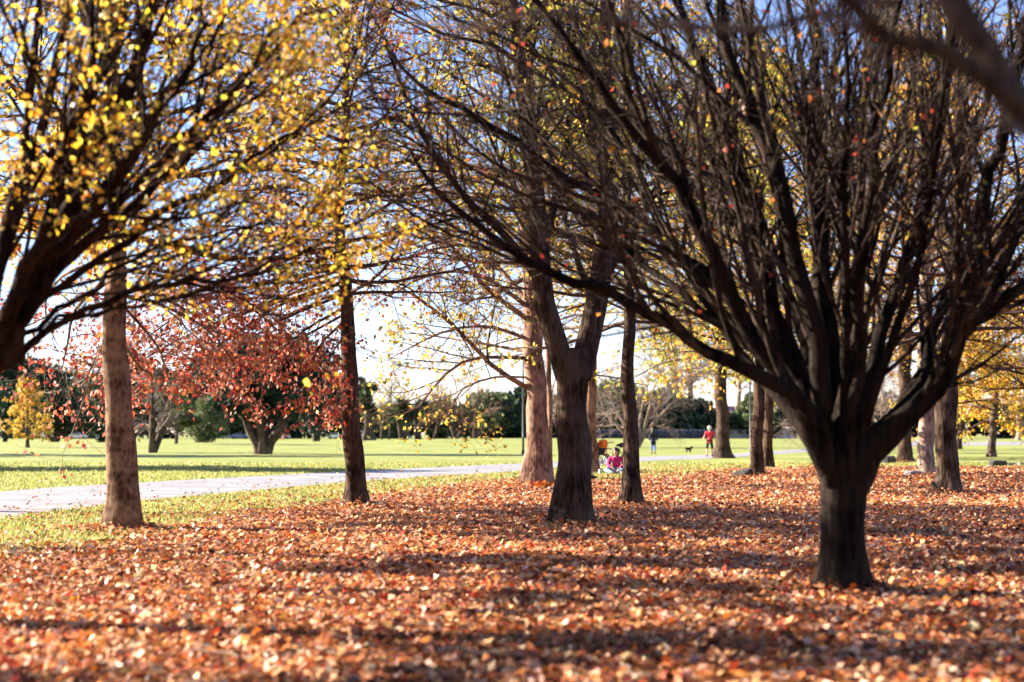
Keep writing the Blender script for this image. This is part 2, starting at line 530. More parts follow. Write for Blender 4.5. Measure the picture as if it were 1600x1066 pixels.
POND = G(1655, 727)
def in_path(x, y):
    a = np.array([G(*p)[:2] for p in NEAR]); c = np.array([G(*p)[:2] for p in FAR])
    poly = np.vstack([a, c[::-1]])
    ins = np.zeros(len(x), bool)
    j = len(poly) - 1
    for i in range(len(poly)):
        xi, yi = poly[i]; xj, yj = poly[j]
        hit = ((yi > y) != (yj > y)) & (x < (xj - xi) * (y - yi) / (yj - yi + 1e-12) + xi)
        ins ^= hit; j = i
    return ins

def fallen_leaves():
    rng = np.random.default_rng(11)
    Ps, banks = [], []
    for y0, y1, dens, sz in [(5.5, 14, 1150, 1), (14, 24, 640, 1.05), (24, 36, 260, 1.3), (36, 58, 90, 1.8)]:
        w1 = y1 * .42 + 2.5
        n = int((y1 - y0) * 2 * w1 * dens)
        y = rng.uniform(y0, y1, n); x = rng.uniform(-w1, w1, n)
        ok = np.abs(x) < y * .42 + 2.5
        d = edge_dist(x, y)
        clump = .55 + .45 * np.sin(x * 1.3 + 2 * np.sin(y * .7)) * np.sin(y * 1.1 + 1.7 * np.sin(x * .9))
        p = np.where(d < 0, np.clip(.62 + .38 * np.minimum(1, -d / 2.0), 0, 1), .55 * np.exp(-d / 1.9) * clump * 1.3 + .045 * np.exp(-d / 12) * clump)
        p = p * np.where(in_path(x, y), .4, 1) * (np.hypot((x - POND[0]) / 2.5, (y - POND[1]) / 3.7) > 1)
        k = ok & (rng.random(n) < p)
        Ps.append((x[k], y[k], np.full(k.sum(), sz)))
    for bx, by, br in [(1316, 932, .24), (893, 822, .36), (987, 791, .22), (838, 758, .48), (556, 791, .27), (1183, 745, .24), (1448, 742, .28), (1479, 773, .36), (193, 829, .26), (1414, 722, .35)]:
        c = G(bx, by); n = int(420 * (1 + br))
        th = rng.random(n) * 6.283; rr = br * .9 + np.abs(rng.normal(size=n)) * .32
        Ps.append((c[0] + np.cos(th) * rr, c[1] + np.sin(th) * rr, np.ones(n)))
        banks.append((c[0], c[1], br))
    Vs, Ts, Cs, off = [], [], [], 0
    allx = np.concatenate([q[0] for q in Ps]); ally = np.concatenate([q[1] for q in Ps]); alls = np.concatenate([q[2] for q in Ps])
    near = ally < 19
    for msk, shape in ((near, LEAF11), (~near, LEAF5)):
        x, y, s = allx[msk], ally[msk], alls[msk]
        N = len(x)
        pos = np.stack([x, y, .006 + .05 * rng.random(N) ** 1.4], 1)
        for bx, by, br in banks:
            pos[:, 2] += .10 * rng.random(N) * np.exp(-np.maximum(np.hypot(x - bx, y - by) - br, 0) / .16) * (np.hypot(x - bx, y - by) < br + 1)
        th = rng.random(N) * 2 * np.pi
        tilt = rng.normal(size=N) * .4
        X = np.stack([np.cos(th), np.sin(th), tilt], 1)
        nrm = np.stack([rng.normal(size=N) * .6, rng.normal(size=N) * .6, np.ones(N)], 1)
        patch = .5 + .5 * np.sin(x * .8 + 1.3) * np.sin(y * .55 + .4)
        V, T, C = leaf_mesh(rng, pos, X, .054 * s, LITTER, shape, .3, nrm, .9)
        C = C * np.repeat(.82 + .36 * patch, len(shape[0]))[:, None]
        V[:, 2] = np.maximum(V[:, 2], .004)
        Vs.append(V); Ts.append(T + off); Cs.append(C); off += len(V)
    tag(link('fallen_leaves', to_mesh('fallen_leaves', np.concatenate(Vs), None, np.concatenate(Ts), M['litter'], False, np.clip(np.concatenate(Cs), 0, .9))),
        'carpet of fallen orange, russet and tan autumn leaves under the trees', 'fallen leaves', kind='stuff')
fallen_leaves()

def fallen_twigs():
    rng = np.random.default_rng(14)
    n = 420
    y = rng.uniform(6, 30, n); x = rng.uniform(-1, 1, n) * y * .42
    k = edge_dist(x, y) < .5; x, y = x[k], y[k]; n = len(x)
    th = rng.random(n) * 6.283; L = rng.uniform(.12, .6, n)
    t = np.linspace(-.5, .5, 6)[None, :]
    wob = rng.normal(size=(n, 6)) * .018
    P = np.stack([x[:, None] + np.cos(th)[:, None] * t * L[:, None] - np.sin(th)[:, None] * wob, y[:, None] + np.sin(th)[:, None] * t * L[:, None] + np.cos(th)[:, None] * wob,
                  .035 + .03 * rng.random((n, 6)) + .03 * rng.random((n, 1))], 2)
    acc = Acc(); tubes(acc, P, rng.uniform(.003, .008, (n, 1)) * np.linspace(1, .5, 6)[None], 5)
    o = acc.build('fallen_twigs', M['twig_grey'], None, (0, 0, 0))
    tag(o, 'short fallen twigs scattered over the carpet of leaves', 'twigs', kind='stuff')
fallen_twigs()

def grass():
    rng = np.random.default_rng(12)
    n = 330000
    y = rng.uniform(10, 62, n); x = rng.uniform(-1, 1, n) * (y * .40 + 3)
    d = edge_dist(x, y)
    k = (rng.random(n) < np.clip(.25 + d / 1.5, 0, 1) * np.clip(1.25 - y / 62, .12, 1)) & ~in_path(x, y) & (d > -1.2) & (np.hypot((x - POND[0]) / 2.5, (y - POND[1]) / 3.7) > 1)
    x, y = x[k], y[k]; N = len(x)
    h = .035 + .045 * rng.random(N); w = .006 + .0004 * y
    th = rng.random(N) * 2 * np.pi
    lean = rng.normal(size=(N, 2)) * .03
    b = np.stack([x, y, gz(x, y)], 1)
    s = np.stack([np.cos(th) * w, np.sin(th) * w, np.zeros(N)], 1)
    tip = b + np.stack([lean[:, 0], lean[:, 1], h], 1)
    V = np.stack([b - s, b + s, tip], 1).reshape(-1, 3)
    pal = np.array([(.25, .28, .07), (.30, .32, .085), (.37, .36, .12), (.23, .26, .065), (.42, .39, .15)])
    c = pal[rng.integers(0, len(pal), N)] * (.8 + .4 * rng.random((N, 1)))
    tag(link('grass', to_mesh('grass', V, None, np.arange(3 * N).reshape(-1, 3), M['blade'], False, np.repeat(c, 3, 0))),
        'short pale green grass between the leaf carpet and the path', 'grass', kind='stuff')
grass()

# ------------------------------------------------------------------ trees
def park_tree(name, label, seed, base, trunk_px, widths, top_z, mat, twig, palette, group=None, z0=2.4, reach=4.0, nb=46, m=(8, 7, 0), per=4, leaf=.09,
              flare=.5, lobes=5, fh=.25, extra=(), droop=0.0, cat='tree', keep=None, up=55, extra_palette=None, leaf_t=(.3, 1), wob=.1):
    """a tree with one leader: trunk > spreading branches > twigs > leaves.
       trunk_px: picture points above the base that the trunk passes; widths in px at base and at those points"""
    rng = np.random.default_rng(seed)
    b = onto(G(*base)); Y = b[1]
    s = Y / F
    root = empty(name, b, label, cat, group)
    pts = [b - np.array((0, 0, .12))] + [at(x, y, Y) + np.array((0, rng.normal() * .05, 0)) for x, y in trunk_px]
    rad = [w * s / 2 for w in widths]
    last = pts[-1]
    dirv = pts[-1] - pts[-2]; dirv = dirv / np.linalg.norm(dirv)
    steps = 4
    for i in range(1, steps + 1):
        f = i / steps
        pts.append(last + np.array((dirv[0] * .3 + rng.normal() * .08, rng.normal() * .1, 1)) * (top_z - last[2]) * f * np.array((.8, .8, 1)))
        rad.append(rad[len(widths) - 1] * (1 - f) + .015 * f)
    acc = Acc()
    P, R = trunk_mesh(rng, acc, pts, rad, flare=flare, lobes=lobes, fh=fh)
    acc.build('trunk', M[mat], root, b)
    # main branches
    zs = z0 + (top_z - z0) * ((np.arange(nb) + rng.random(nb)) / nb) ** 1.15
    az = np.arange(nb) * 2.39996 + rng.random(nb) * .6
    n1 = 9
    B1 = np.empty((nb, n1, 3)); R1 = np.empty((nb, n1))
    for i in range(nb):
        k = min(np.searchsorted(P[:, 2], zs[i]), len(P) - 1)
        f = (zs[i] - z0) / (top_z - z0)
        ln = reach * (1.0 - .72 * f ** 1.4) * rng.uniform(.65, 1.1) * (.75 + .25 * min(1, f * 6))
        el = math.radians(-8 + up * f ** .9 + rng.normal() * 7)
        d = np.array((math.cos(az[i]) * math.cos(el), math.sin(az[i]) * math.cos(el), math.sin(el)))
        p = P[k].copy()
        for j in range(n1):
            B1[i, j] = p
            d = d + rng.normal(size=3) * wob + np.array((0, 0, (.10 - droop) / n1 * 2))
            d /= np.linalg.norm(d)
            p = p + d * ln / (n1 - 1)
        r0 = min(R[k] * .5, .012 + ln * .011)
        R1[i] = np.linspace(r0, r0 * .3, n1)
    if extra:
        ex = [limb_px(e[0], Y + e[1], e[2], e[3], e[4], n1) for e in extra]
        EP = np.array([e[0] for e in ex]); ER = np.array([e[1] for e in ex])
        
        for ep, er in zip(EP, ER):
            la = Acc(); tubes(la, ep[None], er[None], 7); la.build('limb', M[mat], root, b)
    ba = Acc()
    tubes(ba, B1, R1, 6)
    if extra and extra_palette is None:
        B1 = np.concatenate([B1, EP]); R1 = np.concatenate([R1, ER])
    def ramify(B1, R1, m, part_acc, flat=.55, dr=None):
        droop_ = droop if dr is None else dr
        P2, R2 = grow(rng, B1, R1, m[0], (.18, 1), (30, 62), .42, .45, (0, 0, .12 - droop_), .13, 6, .55, .005, flat)
        P3, R3 = grow(rng, P2, R2, m[1], (.2, 1), (28, 60), .5, .35, (0, 0, .15 - droop_), .16, 4, .6, .0035, flat + .15, lmin=.15)
        tubes(part_acc, P2, R2, 4)
        tubes(part_acc, P3, R3, 3)
        if m[2]:
            P4, R4 = grow(rng, P3, R3, m[2], (.3, 1), (25, 60), .6, .3, (0, 0, .2 - droop), .2, 3, .7, .0028, 1, lmin=.10)
            tubes(part_acc, P4, R4, 3)
            return P4
        return P3
    tips = ramify(B1, R1, m, ba)
    ba.build('branches', M[twig], root, b)
    foliage(rng, tips, per, leaf, palette, root, b, keep=keep, t=leaf_t)
    if extra and extra_palette is not None:
        ea = Acc()
        pal, em, eper, el_ = extra_palette
        tp = ramify(EP, ER, em, ea, .3, -.05)
        ea.build('twigs', M['twig_grey'], root, b)
        foliage(rng, tp, eper, el_, pal, root, b, t=(.45, 1), droop=.7, spread=.05)
    return root

def copy_tree(o, loc, rz, sc, label, group=None):
    c = o.copy(); COL.objects.link(c)
    c.location = [float(v) for v in loc]; c.rotation_euler = (0, 0, rz); c.scale = (sc, sc, sc)
    c['label'] = label
    if group: c['group'] = group
    for ch in list(o.children):
        d = ch.copy(); COL.objects.link(d); d.parent = c
    return c

ROWS = 'autumn trees of the leaf covered grove'

def vase_tree(label, seed, base_pt, trunk_pts, radii, limbs, auto, mat, twig, palette, per, leaf, m2=11, m3=8, m4=5, keep=None, flare=.5, lobes=5, ang=(14, 34), name='autumn_tree', smat=None, r2max=.03, thick=1.0):
    """a low forking tree: a short trunk, long rising limbs, each limb a part"""
    rng = np.random.default_rng(seed)
    b = np.asarray(base_pt, float)
    root = empty(name, b, label, 'tree', ROWS)
    acc = Acc()
    trunk_mesh(rng, acc, trunk_pts, radii, n=30, k=26, flare=flare, lobes=lobes, fh=.2, rough=.035)
    acc.build('trunk', M[mat], root, b)
    LP, LR = [], []
    for pts, Y0, dY, r0, r1 in limbs:
        p, r = limb_px(pts, Y0, dY, r0 * thick, r1, 24, .3)
        p[2:] += np.cumsum(rng.normal(size=p[2:].shape) * .030, axis=0)
        LP.append(p); LR.append(r)
    for (start, azim, elev, ln, r0) in auto:
        d = np.array((math.cos(azim) * math.cos(elev), math.sin(azim) * math.cos(elev), math.sin(elev)))
        p = np.array(start, float); out = []
        for j in range(24):
            out.append(p.copy())
            d = d + rng.normal(size=3) * .06 + np.array((0, 0, .03)); d /= np.linalg.norm(d)
            p = p + d * ln / 23
        LP.append(np.array(out)); LR.append(np.linspace(r0, .014, 24) * (1 + .55 * np.exp(-np.linspace(0, 1, 24) / .09)))
    for p, r in zip(LP, LR):
        la = Acc(); tubes(la, p[None], r[None], 10)
        la.build('limb', M[mat], root, b)
    LP = np.array(LP); LR = np.array(LR)
    ba = Acc()
    P2, R2 = grow(rng, LP, LR, m2, (.2, 1), ang, .52, .45, (0, 0, .35), .08, 10, .5, .008, 1, rmax=r2max)
    P3, R3 = grow(rng, P2, R2, m3, (.15, 1), (18, 46), .45, .4, (0, 0, .30), .12, 7, .55, .005, 1)
    tubes(ba, P2, R2, 6); tubes(ba, P3, R3, 4)
    ba.build('branches', M[smat or mat], root, b)
    ta = Acc()
    P4, R4 = grow(rng, P3, R3, m4, (.2, 1), (20, 50), .45, .3, (0, 0, .2), .12, 4, .6, .0035, 1, lmin=.12)
    tubes(ta, P4, R4, 3)
    ta.build('twigs', M[twig], root, b)
    foliage(rng, P4, per, leaf, palette, root, b, keep=keep, droop=.3)
    return root

# the big dark tree on the right: forks low and fans upward
b1 = G(1316, 932); Y1 = b1[1]
t1_limbs = [
    ([(1311, 775), (1290, 735), (1240, 655), (1160, 598), (1070, 548), (960, 478), (850, 425), (730, 345), (640, 240)], Y1, -1.2, .062, .012),
    ([(1311, 775), (1290, 705), (1235, 600), (1150, 500), (1080, 430), (960, 345), (840, 280), (720, 190), (620, 90)], Y1, .8, .058, .012),
    ([(1309, 775), (1285, 705), (1240, 590), (1175, 480), (1110, 360), (1040, 240), (940, 110), (850, -30)], Y1, -.9, .072, .014),
    ([(1309, 775), (1285, 695), (1245, 560), (1190, 440), (1140, 300), (1090, 150), (1020, -20), (960, -160)], Y1, 1.1, .075, .016),
    ([(1311, 775), (1290, 685), (1262, 540), (1225, 400), (1195, 250), (1130, 90), (1090, -80), (1060, -200)], Y1, -.3, .078, .018),
    ([(1313, 775), (1300, 695), (1285, 560), (1268, 400), (1262, 220), (1262, 60), (1250, -140)], Y1, .7, .07, .018),
    ([(1318, 775), (1318, 705), (1312, 600), (1322, 520), (1308, 420), (1320, 300), (1345, 140), (1350, -60)], Y1, 1.6, .058, .014),
    ([(1319, 775), (1325, 705), (1338, 600), (1345, 500), (1352, 400), (1380, 260), (1400, 120), (1420, -60)], Y1, -1.1, .055, .014),
    ([(1322, 775), (1335, 705), (1370, 590), (1395, 470), (1440, 330), (1462, 200), (1480, 0), (1490, -150)], Y1, .4, .06, .016),
    ([(1326, 775), (1350, 725), (1410, 640), (1452, 570), (1485, 450), (1520, 300), (1560, 150), (1580, -20)], Y1, -.6, .085, .016),
    ([(1326, 775), (1350, 715), (1425, 610), (1478, 520), (1540, 440), (1600, 350), (1680, 240), (1750, 120)], Y1, .9, .06, .014),
    ([(1329, 775), (1365, 715), (1440, 625), (1505, 555), (1570, 500), (1660, 440), (1800, 360)], Y1, -.8, .055, .012),
    ([(1337, 775), (1395, 675), (1455, 560), (1500, 460), (1590, 330), (1650, 200), (1700, 60)], Y1, 1.5, .05, .012),
    ([(1313, 775), (1300, 695), (1278, 585), (1240, 500), (1190, 400), (1120, 330), (1020, 260), (900, 170), (800, 60)], Y1, 1.9, .05, .012),
    ([(1312, 775), (1295, 705), (1262, 610), (1190, 540), (1100, 480), (1000, 400), (900, 345), (780, 300), (660, 270)], Y1, 2.3, .045, .01),
]
st = at(1318, 745, Y1)
rr_ = random.Random(3)
t1_auto = [(st + np.array((rr_.uniform(-.12, .12), .05, -.05)), math.radians(a), math.radians(e), l, r) for a, e, l, r in
           [(60, 48, 4.6, .055), (95, 58, 4.8, .055), (125, 50, 4.4, .05), (-60, 62, 4.0, .045), (-110, 66, 4.0, .045)]]
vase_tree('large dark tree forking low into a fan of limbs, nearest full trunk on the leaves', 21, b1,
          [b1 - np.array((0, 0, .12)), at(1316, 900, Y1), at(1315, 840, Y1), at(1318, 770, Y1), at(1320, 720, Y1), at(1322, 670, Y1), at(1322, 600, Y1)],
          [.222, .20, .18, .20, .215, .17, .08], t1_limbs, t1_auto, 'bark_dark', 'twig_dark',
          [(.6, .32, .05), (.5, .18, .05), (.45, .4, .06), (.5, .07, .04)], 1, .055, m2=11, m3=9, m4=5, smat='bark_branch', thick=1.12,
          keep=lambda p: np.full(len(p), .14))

# the near tree at the left edge, leaning out of the frame
b2 = np.array((-4.55, 9.45, 0)); Y2 = 9.45
t2_limbs = [
    ([(-40, 600), (15, 520), (60, 400), (105, 250), (150, 100), (175, -60), (190, -250)], Y2, .3, .09, .025),
    ([(-20, 590), (40, 548), (130, 495), (230, 470), (330, 447), (430, 420), (540, 375)], Y2, .9, .030, .007),
    ([(15, 520), (90, 455), (170, 400), (260, 330), (340, 250), (420, 150), (500, 30)], Y2, -.4, .04, .010),
    ([(35, 480), (100, 400), (190, 300), (280, 190), (370, 80), (450, -40)], Y2, .9, .05, .012),
    ([(55, 430), (120, 330), (190, 230), (260, 110), (330, -20)], Y2, -.9, .05, .014),
    ([(-30, 590), (-10, 480), (10, 360), (40, 230), (50, 90), (60, -80)], Y2, -1.2, .06, .016),
    ([(-60, 600), (-90, 450), (-80, 300), (-60, 150), (-20, 0)], Y2, .5, .06, .016),
    ([(60, 400), (110, 300), (150, 200), (215, 60), (260, -80)], Y2, 1.6, .05, .014),
    ([(-20, 580), (60, 500), (160, 440), (280, 360), (380, 300), (480, 220), (580, 130)], Y2, 1.8, .034, .008),
    ([(20, 510), (70, 420), (130, 350), (220, 250), (300, 160), (380, 40)], Y2, 2.2, .034, .010),
    ([(-20, 585), (60, 520), (150, 470), (240, 425), (350, 390), (460, 340)], Y2, 1.6, .022, .006),
    ([(-25, 590), (50, 535), (150, 500), (260, 485), (380, 465), (480, 440)], Y2, 2.4, .018, .006),
    ([(-60, 610), (-150, 480), (-260, 330), (-380, 180)], Y2, .3, .06, .014),
    ([(-60, 610), (-170, 520), (-300, 420), (-450, 330)], Y2, 1.0, .05, .012),
]
st2 = at(-55, 600, Y2)
t2_auto = [(st2, math.radians(a), math.radians(e), l, r) for a, e, l, r in
           [(100, 55, 4.2, .05), (60, 66, 4.4, .05), (200, 60, 4.2, .055), (240, 55, 3.6, .05)]]
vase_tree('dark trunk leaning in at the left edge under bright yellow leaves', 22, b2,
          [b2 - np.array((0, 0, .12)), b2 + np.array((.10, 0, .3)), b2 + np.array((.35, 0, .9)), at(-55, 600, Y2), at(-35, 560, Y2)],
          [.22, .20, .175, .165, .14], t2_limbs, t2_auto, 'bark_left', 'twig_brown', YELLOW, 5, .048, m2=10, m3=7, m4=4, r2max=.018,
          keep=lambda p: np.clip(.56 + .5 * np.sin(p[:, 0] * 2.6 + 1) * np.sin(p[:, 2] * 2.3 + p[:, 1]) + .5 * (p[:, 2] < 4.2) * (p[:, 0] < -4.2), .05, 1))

# tall slim trunk with ringed bark, left
red = (RED, (9, 7, 0), 7, .10)
park_tree('autumn_tree', 'straight bare trunk with ringed bark, left of centre at the grass edge', 31, (193, 829),
          [(192, 800), (188, 700), (185, 600), (181, 480), (178, 350), (176, 200), (176, 50)], [64, 58, 50, 44, 38, 32, 27, 20], 10.5, 'bark_ring', 'twig_brown', YELLOW, ROWS,
          z0=3.7, reach=3.6, nb=50, m=(8, 7, 2), per=4, leaf=.075, flare=.22, lobes=4,
          extra=[([(183, 430), (120, 480), (105, 540), (95, 585)], 0, 4.0, .03, .006), ([(183, 460), (260, 480), (330, 520), (370, 575)], 0, 2.2, .03, .006),
                 ([(183, 500), (150, 560), (130, 600), (118, 605)], 0, 4.2, .02, .005), ([(184, 470), (230, 520), (255, 560), (250, 590)], 0, 2.8, .024, .005),
                 ([(183, 420), (290, 440), (390, 480), (460, 540)], 0, 3.0, .03, .006), ([(183, 520), (215, 570), (235, 585), (240, 605)], 0, 3.0, .02, .005),
                 ([(181, 400), (260, 425), (340, 445), (420, 465)], 0, 4.0, .03, .006), ([(182, 440), (240, 460), (300, 490), (350, 530)], 0, 3.4, .03, .006), ([(182, 400), (100, 430), (70, 480), (90, 540)], 0, 4.4, .026, .006)],
          extra_palette=(RED, (11, 7, 0), 5, .08),
          keep=lambda p: np.clip(.45 + .4 * np.sin(p[:, 0] * 1.7) * np.sin(p[:, 2] * 1.5), .1, 1))
# brown rough trunk, centre left, with the drooping red branches
park_tree('autumn_tree', 'slim crooked brown trunk with red leaves drooping on its left branches', 32, (556, 791),
          [(555, 770), (550, 680), (547, 580), (541, 500), (535, 400), (531, 320), (537, 220), (541, 120), (545, 0)], [44, 36, 32, 28, 24, 21, 18, 16, 12, 10], 9.5, 'bark_brown', 'twig_brown', RUST, ROWS,
          z0=3.5, reach=3.4, nb=62, m=(8, 7, 2), per=2, leaf=.075, flare=.3, lobes=5,
          extra=[([(536, 400), (440, 415), (340, 430), (240, 460), (150, 510)], 0, 1, .032, .006), ([(534, 385), (450, 400), (380, 430), (310, 475)], 0, -3, .03, .006),
                 ([(537, 420), (470, 445), (420, 480), (380, 530)], 0, 2, .03, .006), ([(536, 410), (430, 450), (330, 500), (240, 545)], 0, 3, .03, .006), ([(538, 440), (450, 470), (370, 520), (300, 570), (270, 590)], 0, -2, .032, .006), ([(538, 460), (440, 500), (350, 560), (315, 600)], 0, -3, .03, .006),
                 ([(540, 480), (470, 520), (420, 570), (402, 605)], 0, -1.5, .028, .006), ([(540, 500), (500, 540), (480, 590), (492, 620)], 0, -2, .026, .006),
                 ([(542, 520), (515, 560), (510, 610), (508, 635)], 0, -.6, .02, .005), ([(536, 420), (420, 440), (300, 480), (200, 550)], 0, -2.5, .032, .006),
                 ([(540, 490), (450, 540), (380, 580), (330, 600)], 0, .6, .026, .006), ([(537, 430), (400, 480), (280, 530), (190, 580), (130, 590)], 0, .8, .03, .006)],
          extra_palette=(RED, (11, 7, 0), 5, .085), keep=lambda p: np.full(len(p), .55))
# thick pinkish trunk
park_tree('autumn_tree', 'thick pinkish brown trunk with a wide foot, sunlit down its left half', 33, (838, 758),
          [(838, 735), (838, 650), (836, 560), (832, 470), (828, 380), (826, 250), (824, 100)], [50, 44, 36, 35, 35, 33, 31, 26], 14, 'bark_pink', 'twig_brown', OLIVE, ROWS,
          z0=4.9, reach=6.0, nb=54, m=(9, 8, 2), per=3, leaf=.10, flare=.5, lobes=5, fh=.35,
          extra=[([(822, 605), (770, 572), (720, 520), (660, 470), (590, 430)], 0, -3, .07, .012), ([(826, 500), (760, 450), (700, 380), (610, 330)], 0, -4, .07, .012),
                 ([(826, 560), (740, 560), (690, 590), (650, 640), (600, 650)], 0, -4, .05, .01), ([(826, 590), (770, 590), (720, 610), (700, 650), (672, 655)], 0, -5, .03, .008),
                 ([(826, 480), (750, 430), (670, 430), (580, 480)], 0, -5, .06, .01), ([(826, 530), (760, 510), (690, 520), (610, 560)], 0, -2, .05, .01),
                 ([(824, 470), (760, 400), (690, 370), (600, 400)], 0, 1.5, .06, .01), ([(826, 550), (770, 540), (710, 530), (640, 520)], 0, 2, .045, .01)],
          keep=lambda p: np.where(p[:, 0] < -.2, .9, .5) * np.clip(.6 + .5 * np.sin(p[:, 0] * 1.1) * np.sin(p[:, 2] * .9 + p[:, 1] * .7), .1, 1))
# dark forked tree in the middle
b6 = G(893, 822); Y6 = b6[1]
def forked():
    rng = np.random.default_rng(34)
    root = empty('autumn_tree', b6, 'stout dark trunk splitting into two thick limbs, middle of the grove', 'tree', ROWS)
    acc = Acc()
    trunk_mesh(rng, acc, [b6 - np.array((0, 0, .12)), at(893, 790, Y6), at(894, 720, Y6), at(895, 640, Y6), at(896, 575, Y6), at(897, 545, Y6)],
               [.36, .305, .26, .235, .25, .22], flare=.22, lobes=5, rough=.04)
    acc.build('trunk', M['bark_grey'], root, b6)
    limbs = [([(886, 590), (868, 530), (850, 470), (843, 380), (832, 250), (812, 100), (790, -100)], Y6, -.6, .16, .05),
             ([(905, 590), (922, 520), (938, 440), (950, 330), (955, 200), (945, 50), (960, -120)], Y6, .5, .17, .05),
             ([(848, 450), (800, 380), (720, 300), (650, 190), (600, 60)], Y6, -1.5, .06, .015),
             ([(935, 450), (990, 360), (1050, 240), (1100, 100)], Y6, 1.5, .06, .015),
             ([(845, 400), (870, 300), (890, 180), (900, 20)], Y6, 1.2, .07, .02),
             ([(930, 480), (900, 400), (880, 330), (850, 200)], Y6, 2.2, .05, .015)]
    LP, LR = [], []
    for pts, Y0, dY, r0, r1 in limbs:
        p, r = limb_px(pts, Y0, dY, r0, r1, 18); LP.append(p); LR.append(r)
        la = Acc(); tubes(la, p[None], r[None], 14); la.build('limb', M['bark_grey'], root, b6)
    LP, LR = np.array(LP), np.array(LR)
    P2, R2 = grow(rng, LP, LR, 16, (.3, 1), (35, 70), .42, .3, (0, 0, .1), .1, 8, .4, .008, .8, rmax=.03)
    P3, R3 = grow(rng, P2, R2, 9, (.2, 1), (28, 55), .42, .4, (0, 0, .1), .13, 6, .55, .005)
    P4, R4 = grow(rng, P3, R3, 6, (.2, 1), (25, 60), .5, .35, (0, 0, .1), .16, 4, .6, .0035, lmin=.14)
    ba = Acc(); tubes(ba, P2, R2, 6); tubes(ba, P3, R3, 4); ba.build('branches', M['bark_grey'], root, b6)
    ta = Acc(); tubes(ta, P4, R4, 3); ta.build('twigs', M['twig_brown'], root, b6)
    foliage(rng, P4, 2, .075, OLIVE + LIME[:2], root, b6, keep=lambda p: np.clip(.8 + .4 * np.sin(p[:, 0] * 1.9) * np.sin(p[:, 2] * 1.4), .05, 1))
forked()
t7 = park_tree('autumn_tree', 'slender dark trunk right of the seated person in magenta', 35, (987, 791),
          [(986, 770), (985, 690), (984, 600), (983, 500), (982, 380), (980, 200), (978, 50)], [42, 33, 27, 23, 20, 18, 15, 12], 10, 'bark_grey', 'twig_brown', OLIVE, ROWS,
          z0=3.0, reach=3.2, nb=42, m=(8, 7, 2), per=1, leaf=.08, flare=.35, lobes=4, keep=lambda p: np.full(len(p), .85))
# further trunks of the grove
park_tree('autumn_tree', 'pale trunk standing close behind the stout forked tree', 36, (923, 739),
          [(923, 720), (922, 650), (922, 560), (922, 440), (922, 300), (922, 150)], [30, 25, 22, 20, 18, 16, 14], 14, 'bark_pink', 'twig_grey', LIME, ROWS, z0=4.5, reach=5.5, nb=40, m=(8, 8, 0), per=3, leaf=.13, flare=.3, keep=lambda p: np.full(len(p), .5))
t9 = park_tree('autumn_tree', 'grey trunk just right of the standing person in red', 37, (1131, 716),
          [(1130, 705), (1128, 650), (1126, 590), (1124, 500), (1122, 350), (1120, 200)], [27, 23, 22, 21, 20, 17, 13], 17, 'bark_grey', 'twig_grey', LIME, ROWS, z0=4.2, reach=7, nb=46, m=(8, 8, 0), per=4, leaf=.17, flare=.45, fh=.4)
park_tree('autumn_tree', 'slim trunk beside a dark stone slab, right of centre', 38, (1183, 745),
          [(1183, 730), (1184, 680), (1186, 600), (1188, 480), (1190, 340), (1190, 180)], [27, 23, 21, 19, 17, 14, 11], 12, 'bark_brown', 'twig_brown', LIME, ROWS, z0=3.4, reach=4.6, nb=44, m=(8, 8, 0), per=4, leaf=.12, flare=.3)
park_tree('autumn_tree', 'second slim trunk tucked behind the one with the stone slab', 39, (1200, 731),
          [(1200, 720), (1201, 670), (1203, 580), (1205, 440), (1208, 300), (1212, 150)], [20, 17, 16, 15, 14, 12, 9], 14, 'bark_brown', 'twig_grey', GOLD, ROWS, z0=4, reach=5.5, nb=40, m=(8, 8, 0), per=4, leaf=.14, flare=.3)
park_tree('autumn_tree', 'grey brown trunk left of the pale sunlit one, right side', 40, (1414, 722),
          [(1414, 712), (1414, 660), (1414, 600), (1416, 480), (1418, 330), (1420, 180)], [30, 24, 23, 22, 20, 17, 13], 16, 'bark_brown', 'twig_grey', GOLD, ROWS, z0=4.2, reach=6.5, nb=44, m=(8, 8, 0), per=4, leaf=.16, flare=.35)
park_tree('autumn_tree', 'pale sunlit trunk with a flat stone at its foot, right side', 41, (1448, 742),
          [(1448, 730), (1447, 680), (1446, 600), (1446, 480), (1447, 330), (1448, 180)], [32, 29, 28, 26, 24, 20, 15], 13, 'bark_pale', 'twig_brown', GOLD, ROWS, z0=4, reach=5, nb=44, m=(8, 8, 0), per=3, leaf=.13, flare=.12)
park_tree('autumn_tree', 'dark trunk with spreading root flare, right of the pale trunk', 42, (1479, 773),
          [(1479, 760), (1478, 710), (1480, 640), (1484, 560), (1490, 440), (1496, 300), (1500, 150)], [52, 38, 36, 37, 36, 30, 24, 18], 11, 'bark_grey', 'twig_brown', GOLD, ROWS, z0=3.2, reach=4.6, nb=46, m=(8, 7, 2), per=2, leaf=.085, flare=.75, lobes=6, fh=.22, keep=lambda p: np.full(len(p), .5))
park_tree('autumn_tree', 'small tree with a low golden crown above the pond', 43, (1549, 714),
          [(1550, 700), (1552, 670), (1554, 640), (1556, 600), (1558, 540)], [16, 13, 13, 12, 10, 8], 8.5, 'bark_far', 'twig_brown', YELLOW + GOLD, ROWS, z0=1.9, reach=5.2, nb=44, m=(8, 8, 0), per=5, leaf=.16, flare=.3)
park_tree('autumn_tree', 'crooked young tree seen right behind the root flared trunk', 44, (1497, 703),
          [(1499, 690), (1502, 665), (1506, 640), (1512, 600)], [12, 9, 8, 7, 5], 9, 'bark_brown', 'twig_brown', GOLD, ROWS, z0=2.5, reach=6, nb=34, m=(8, 8, 0), per=4, leaf=.2, flare=.3)
